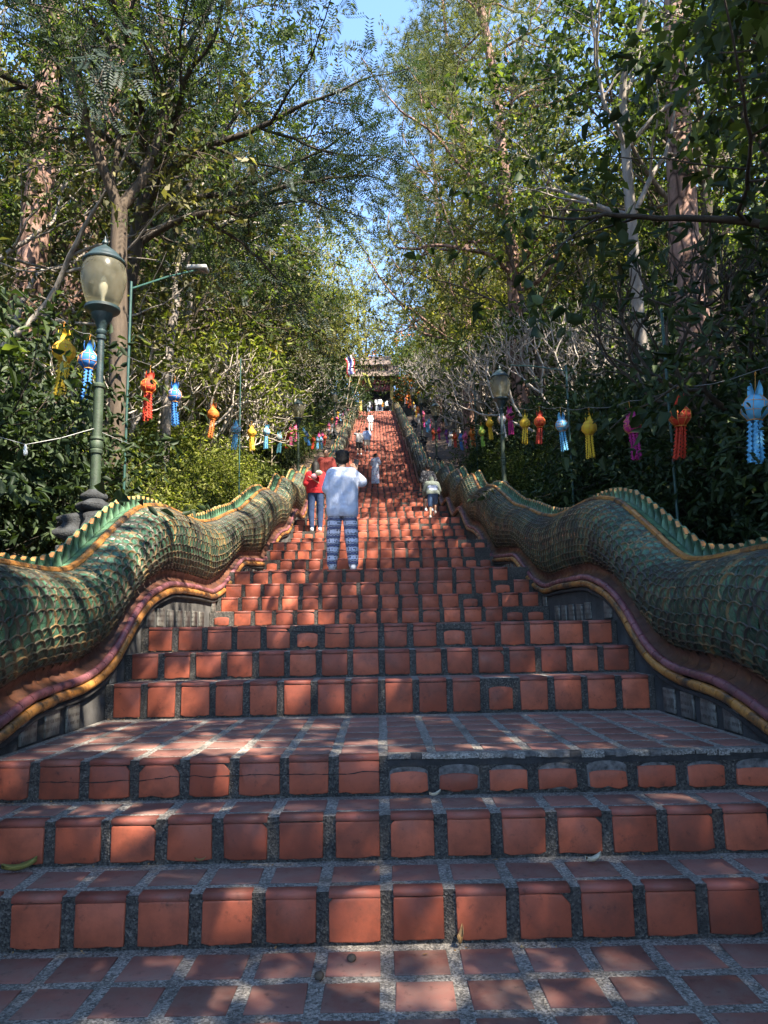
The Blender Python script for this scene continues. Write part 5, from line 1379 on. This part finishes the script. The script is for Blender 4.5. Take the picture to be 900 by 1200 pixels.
# 1 the man in white taking a picture
y = 10.30
person('man in loose white shirt and blue banded trousers taking a photo, back turned', (px_person(403, y), y, on_stair(y)), .0, 1.74,
       dict(sl=(-.158, 0, 1.39), sr=(.158, 0, 1.39), er=(.285, .10, 1.27), wr=(.185, .27, 1.48), el=(-.215, -.02, 1.15), wl=(-.19, .12, .96), hd=(.005, .045, 1.605), kl=(-.13, .02, .48), kr=(.125, .02, .48), al=(-.15, -.02, .085), ar=(.15, -.02, .085)),
       SHIRT_W, pattern_trousers(), loose=.012, hem=.77, sleeve=.46, hair='mop', fat=.87, voxel=.012, fine_hands=True, trouser_loose=.020)
PH = simple('phone_black', (.012, .012, .014), .25, .2, 9, 0)
b = MB(); b.box((-.038, -.005, -.075), (.038, .005, .075), 0, .004)
for q in (.045, .03): b.lathe([(.009, .0), (.009, .004)], 10, (.02, .005, q))
p_ = b.build('phone', [PH]); p_.location = (px_person(403, y) + .185, y + .345, on_stair(y) + 1.60); p_.rotation_euler = (0, .25, .2); tag(p_, 'black phone held up by the man in the white shirt', 'phone')
# 2 woman in red
y = 17.12
wm = person('woman in red top and blue jeans with pompoms on her back, climbing', (px_person(372, y), y, on_stair(y)), .05, 1.70, dict(el=(-.235, -.05, 1.14), wl=(-.2, .08, .97), er=(.235, -.05, 1.14), wr=(.2, .1, 1.0), al=(-.09, .0, .085), ar=(.10, -.02, .085)), RED, JEANS, loose=.006, hem=.93, sleeve=.45, hair='long', voxel=.016, fat=.95)
POMC = [simple('cream_pompom', (.55, .55, .38), .95, .2, 40, .8, bdist=.02), simple('pink_pompom', (.5, .22, .26), .95, .2, 40, .8, bdist=.02)]
for q, (dx, dz, c_) in enumerate([(.10, 1.35, 0), (-.015, 1.27, 1)]):
    V, F = carved(40 + q, np.linspace(-.068, .068, 9), .072 * np.sqrt(np.maximum(.04, 1 - np.linspace(-1, 1, 9) ** 2)), .02, 16); b = MB(); b.add(np.array(V), F); o = b.build('pompom', [POMC[c_]], None, 180)
    o.location = (px_person(372, y) + dx, y - .235, on_stair(y) + dz); tag(o, ['round cream pompom on the back of the woman in red', 'round pink pompom on the back of the woman in red'][q], 'pompom')
STRAP = fabric('pale_strap', (.5, .35, .25))
b = MB(); b.tube([(px_person(372, y) - .16, y - .155, on_stair(y) + 1.30), (px_person(372, y) - .02, y - .17, on_stair(y) + 1.20), (px_person(372, y) + .10, y - .17, on_stair(y) + 1.12)], .009, 6)
tag(b.build('shoulder_strap', [STRAP]), 'thin pale strap across the back of the woman in red', 'strap')
# 3 man in dark red
y = 21.2
person('man in dark red shirt facing down the stairs beside the woman in red', (px_person(385, y), y, on_stair(y)), math.pi, 1.80, dict(wl=(-.2, .12, .95), wr=(.2, .12, .95)), MAROON, fabric('dark_trousers', (.03, .03, .035)), loose=.012, hem=.84, sleeve=.48, hair='short', voxel=.016, face=True)
# 4 woman in floral dress
y = 34.5
person('woman in long white floral dress standing on the middle flight', (px_person(443, y), y, on_stair(y)), -.5, 1.58, dict(er=(.24, .04, 1.16), wr=(.1, .24, 1.18), el=(-.24, .04, 1.16), wl=(-.1, .22, 1.16)), dress=dotted('floral_cotton', (.55, .58, .66), [(.25, .3, .5), (.5, .15, .15), (.3, .35, .3)], 11, .28, .42), hair='crop', voxel=.02)
# 5, 6 boys at the right balustrade
y = 17.95
HD = simple('green_grey_fleece', (.085, .10, .085), .9, .2, 20, .3); hb = fabric('blue_grey_jersey', (.30, .34, .45))
boy = person('small boy in green hooded jacket with blue back, climbing bent forward', (px_person(510, y), y, on_stair(y)), .1, 1.16,
       dict(pel=(0, -.05, .90), wst=(0, .03, 1.06), ch=(0, .10, 1.22), nk=(0, .18, 1.37), hd=(0, .24, 1.50), sl=(-.19, .12, 1.33), sr=(.19, .12, 1.33), el=(-.27, .16, 1.07), er=(.28, .2, 1.08), wl=(-.26, .34, .95), wr=(.25, .38, .98), hl=(-.095, -.04, .86), hr=(.095, -.04, .86), kr=(.11, .20, .60), ar=(.11, .18, .30), kl=(-.10, .02, .47)),
       HD, fabric('blue_shorts', (.07, .12, .22)), 'shorts', loose=.028, hem=.84, sleeve=1.0, hair=None, voxel=.018, hood=HD, shoes=simple('pale_sandal', (.45, .4, .36), .7, .2, 10, 0))
bp = fuse('back_panel', [capsule((-.10, -.10, .95), (.10, -.10, .95), .082, .082), capsule((-.11, -.035, 1.16), (.11, -.035, 1.16), .09, .09), capsule((-.1, -.06, 1.05), (.1, -.06, 1.05), .092, .092)], .016, hb, boy)
y = 20.75
person('boy with cropped hair in black dotted shirt beside the right balustrade', (px_person(505, y), y, on_stair(y)), .15, 1.38, dict(el=(-.26, .0, 1.12), wl=(-.26, .1, .9)), dotted('black_print', (.012, .012, .016), [(.4, .4, .42), (.3, .3, .32), (.02, .02, .02)], 22, .18, .3), fabric('dark_shorts', (.02, .02, .028)), 'shorts', loose=.02, hem=.84, hair='crop', voxel=.018)
# 7.. walkers higher up
def y_for_px(py):
    ys_ = np.arange(24, TOP_Y + 5, .02); zs_ = stair_z(ys_) - EYE
    e = 600 - 866 * np.tan(np.arctan2(zs_, ys_) - PITCH); return float(ys_[np.argmin(np.abs(e - py))])
WH = fabric('bright_white_cotton', (.7, .7, .72)); BLK = fabric('black_cotton', (.014, .014, .016)); LBL = fabric('light_blue_cotton', (.42, .5, .68)); BEI = fabric('beige_cotton', (.42, .37, .3)); NAV = fabric('navy_cotton', (.025, .03, .07)); GRY = fabric('grey_cotton', (.25, .27, .3)); ORG = fabric('orange_cloth', (.55, .2, .02))
for (px, py, h, rz, tp, bt, lw, hr, lb, ex) in [
    (424.5, 533, 1.66, .3, striped('striped_jersey', (.03, .03, .04), (.5, .47, .45), 9), BLK, 'shorts', 'crop', 'person in striped shirt and black shorts beside the one in light blue', dict(wl=(-.12, .16, 1.62), el=(-.27, .1, 1.45))),
    (433.5, 530, 1.68, 0, LBL, BEI, 'shorts', 'short', 'person in light blue shirt and pale shorts beside the striped shirt', None),
    (438, 505, 1.62, .2, WH, fabric('white_trousers', (.6, .58, .56)), 'trousers', 'short', 'person in white climbing alone in the upper flight', None),
    (436, 485, 1.66, -.2, GRY, fabric('grey_blue_trousers', (.2, .24, .34)), 'trousers', 'short', 'person in grey-blue with white cap line, leftmost below the gate', None),
    (446, 482, 1.64, .3, WH, fabric('grey_trousers', (.3, .32, .36)), 'trousers', 'long', 'person in white top at the left of a pair in mid-stairs below the gate', None),
    (449.5, 481, 1.68, .1, WH, NAV, 'trousers', 'short', 'person in white top and navy trousers, right of the pair below the gate', None),
    (462, 481, 1.62, 0, BLK, BLK, 'trousers', 'long', 'person all in black by the right wall below the gate', None)]:
    y = y_for_px(py); x = px_person(px, y)
    person(lb, (x, y, on_stair(y)), rz, h, ex, tp, bt, lw, loose=.02, hem=.84, hair=hr, voxel=.026)
for (px, dy, h, rz, tp, bt, hr, lb) in [(431, 1.0, 1.6, .4, BLK, BLK, 'long', 'person in black under the left end of the red beam'), (438.5, .6, 1.72, .1, BLK, NAV, 'short', 'tall person in black left of centre under the red beam'),
    (447, 1.1, 1.74, 3.0, BLK, BLK, 'short', 'person in black under the middle of the red beam'), (451.5, .7, 1.55, .0, ORG, GRY, 'short', 'person wrapped in orange under the red beam'), (458, .7, 1.7, .0, WH, BLK, 'short', 'person in bright white shirt under the right end of the red beam'), (454, 1.4, 1.62, .5, GRY, NAV, 'long', 'person in grey behind the one in orange under the beam')]:
    y = TOP_Y + dy; person(lb, (px_person(px, y), y, TOP_Z), rz, h, None, tp, bt, 'trousers', loose=.02, hem=.84, hair=hr, voxel=.03)

# ------------------------------------------------------------------ fallen leaves and a pebble on the treads
def fallen(px, py, zlev, L, Wd, mat, label, rz, curl, name='fallen_leaf'):
    v = fwd + rr * ((px - 450) / 866) + uu * ((600 - py) / 866); t = (zlev - EYE) / v.z; x, y = v.x * t, v.y * t
    n = 9; P = []
    for i in range(n):
        u_ = i / (n - 1); w_ = Wd * math.sin(math.pi * min(1, u_ * .92 + .06)) ** .8 * (1 + .08 * math.sin(9 * u_)); 
        P.append([(L * (u_ - .5), w_ * (v_ - .5), .004 + curl * (abs(v_ - .5) * 1.6) ** 1.7 * .03 + curl * .02 * (u_ - .4) ** 2 * 4 + (L * .02 * math.sin(5 * u_ + 3 * v_) + L * .02) * .5) for v_ in np.linspace(0, 1, 5)])
    me = cloth(name, P, [mat], None, .0012); o = link(name, me); o.location = (x, y, zlev + .009); o.rotation_euler = (0, 0, rz); tag(o, label, 'leaf'); return o
M['leaf_pale'] = leafmat('pale_fallen_leaf', (.42, .36, .24), (.5, .44, .32), (.55, .5, .4), .1); M['leaf_yel'] = leafmat('yellowing_leaf', (.22, .20, .05), (.27, .24, .07), (.3, .27, .09), .15)
fallen(548, 826, .585, .10, .075, M['leaf_dry'], 'curled brown dry leaf at the back of the landing', .4, 1.6)
fallen(712, 826, .585, .115, .06, M['leaf_pale'], 'pale dry leaf at the back right of the landing', -.5, .9)
fallen(22, 1024, .20, .14, .05, M['leaf_yel'], 'long yellowish leaf on the lowest tread at the left edge', .35, 1.0)
fallen(696, 1014, .20, .075, .035, M['leaf_pale'], 'pale leaf on the lowest tread on the right', .2, .8)
fallen(540, 1111, 0, .04, .025, M['leaf_dry'], 'small reddish leaf at the foot of the lowest riser', 1.0, 1.4)
fallen(236, 1013, .20, .06, .02, M['leaf_dry'], 'thin dry leaf scrap on the lowest tread left of centre', .1, .6)
fallen(204, 935, .392, .05, .02, M['leaf_dry'], 'thin grey leaf scrap on the second tread on the left', -.1, .6)
fallen(510, 936, .392, .06, .02, M['leaf_pale'], 'thin pale leaf scrap on the second tread right of centre', .3, .6)
for (px, py, lb) in [(374, 1149, 'small round brown seed pod on the bottom landing'), (412, 1128, 'smaller grey seed pod on the bottom landing'), (28, 1017, 'small brown seed pod beside the long yellowish leaf')]:
    zl = 0.0 if py > 1100 else .2
    v = fwd + rr * ((px - 450) / 866) + uu * ((600 - py) / 866); t_ = (zl - EYE) / v.z
    V, F = carved(int(px), np.linspace(-.014, .014, 8), .018 * np.sqrt(np.maximum(.05, 1 - np.linspace(-1, 1, 8) ** 2)), .006, 14); b = MB(); b.add(V, F)
    o = b.build('seed_pod', [M['bark']], None, 180); o.location = (v.x * t_, v.y * t_, zl + .016); tag(o, lb, 'seed pod')
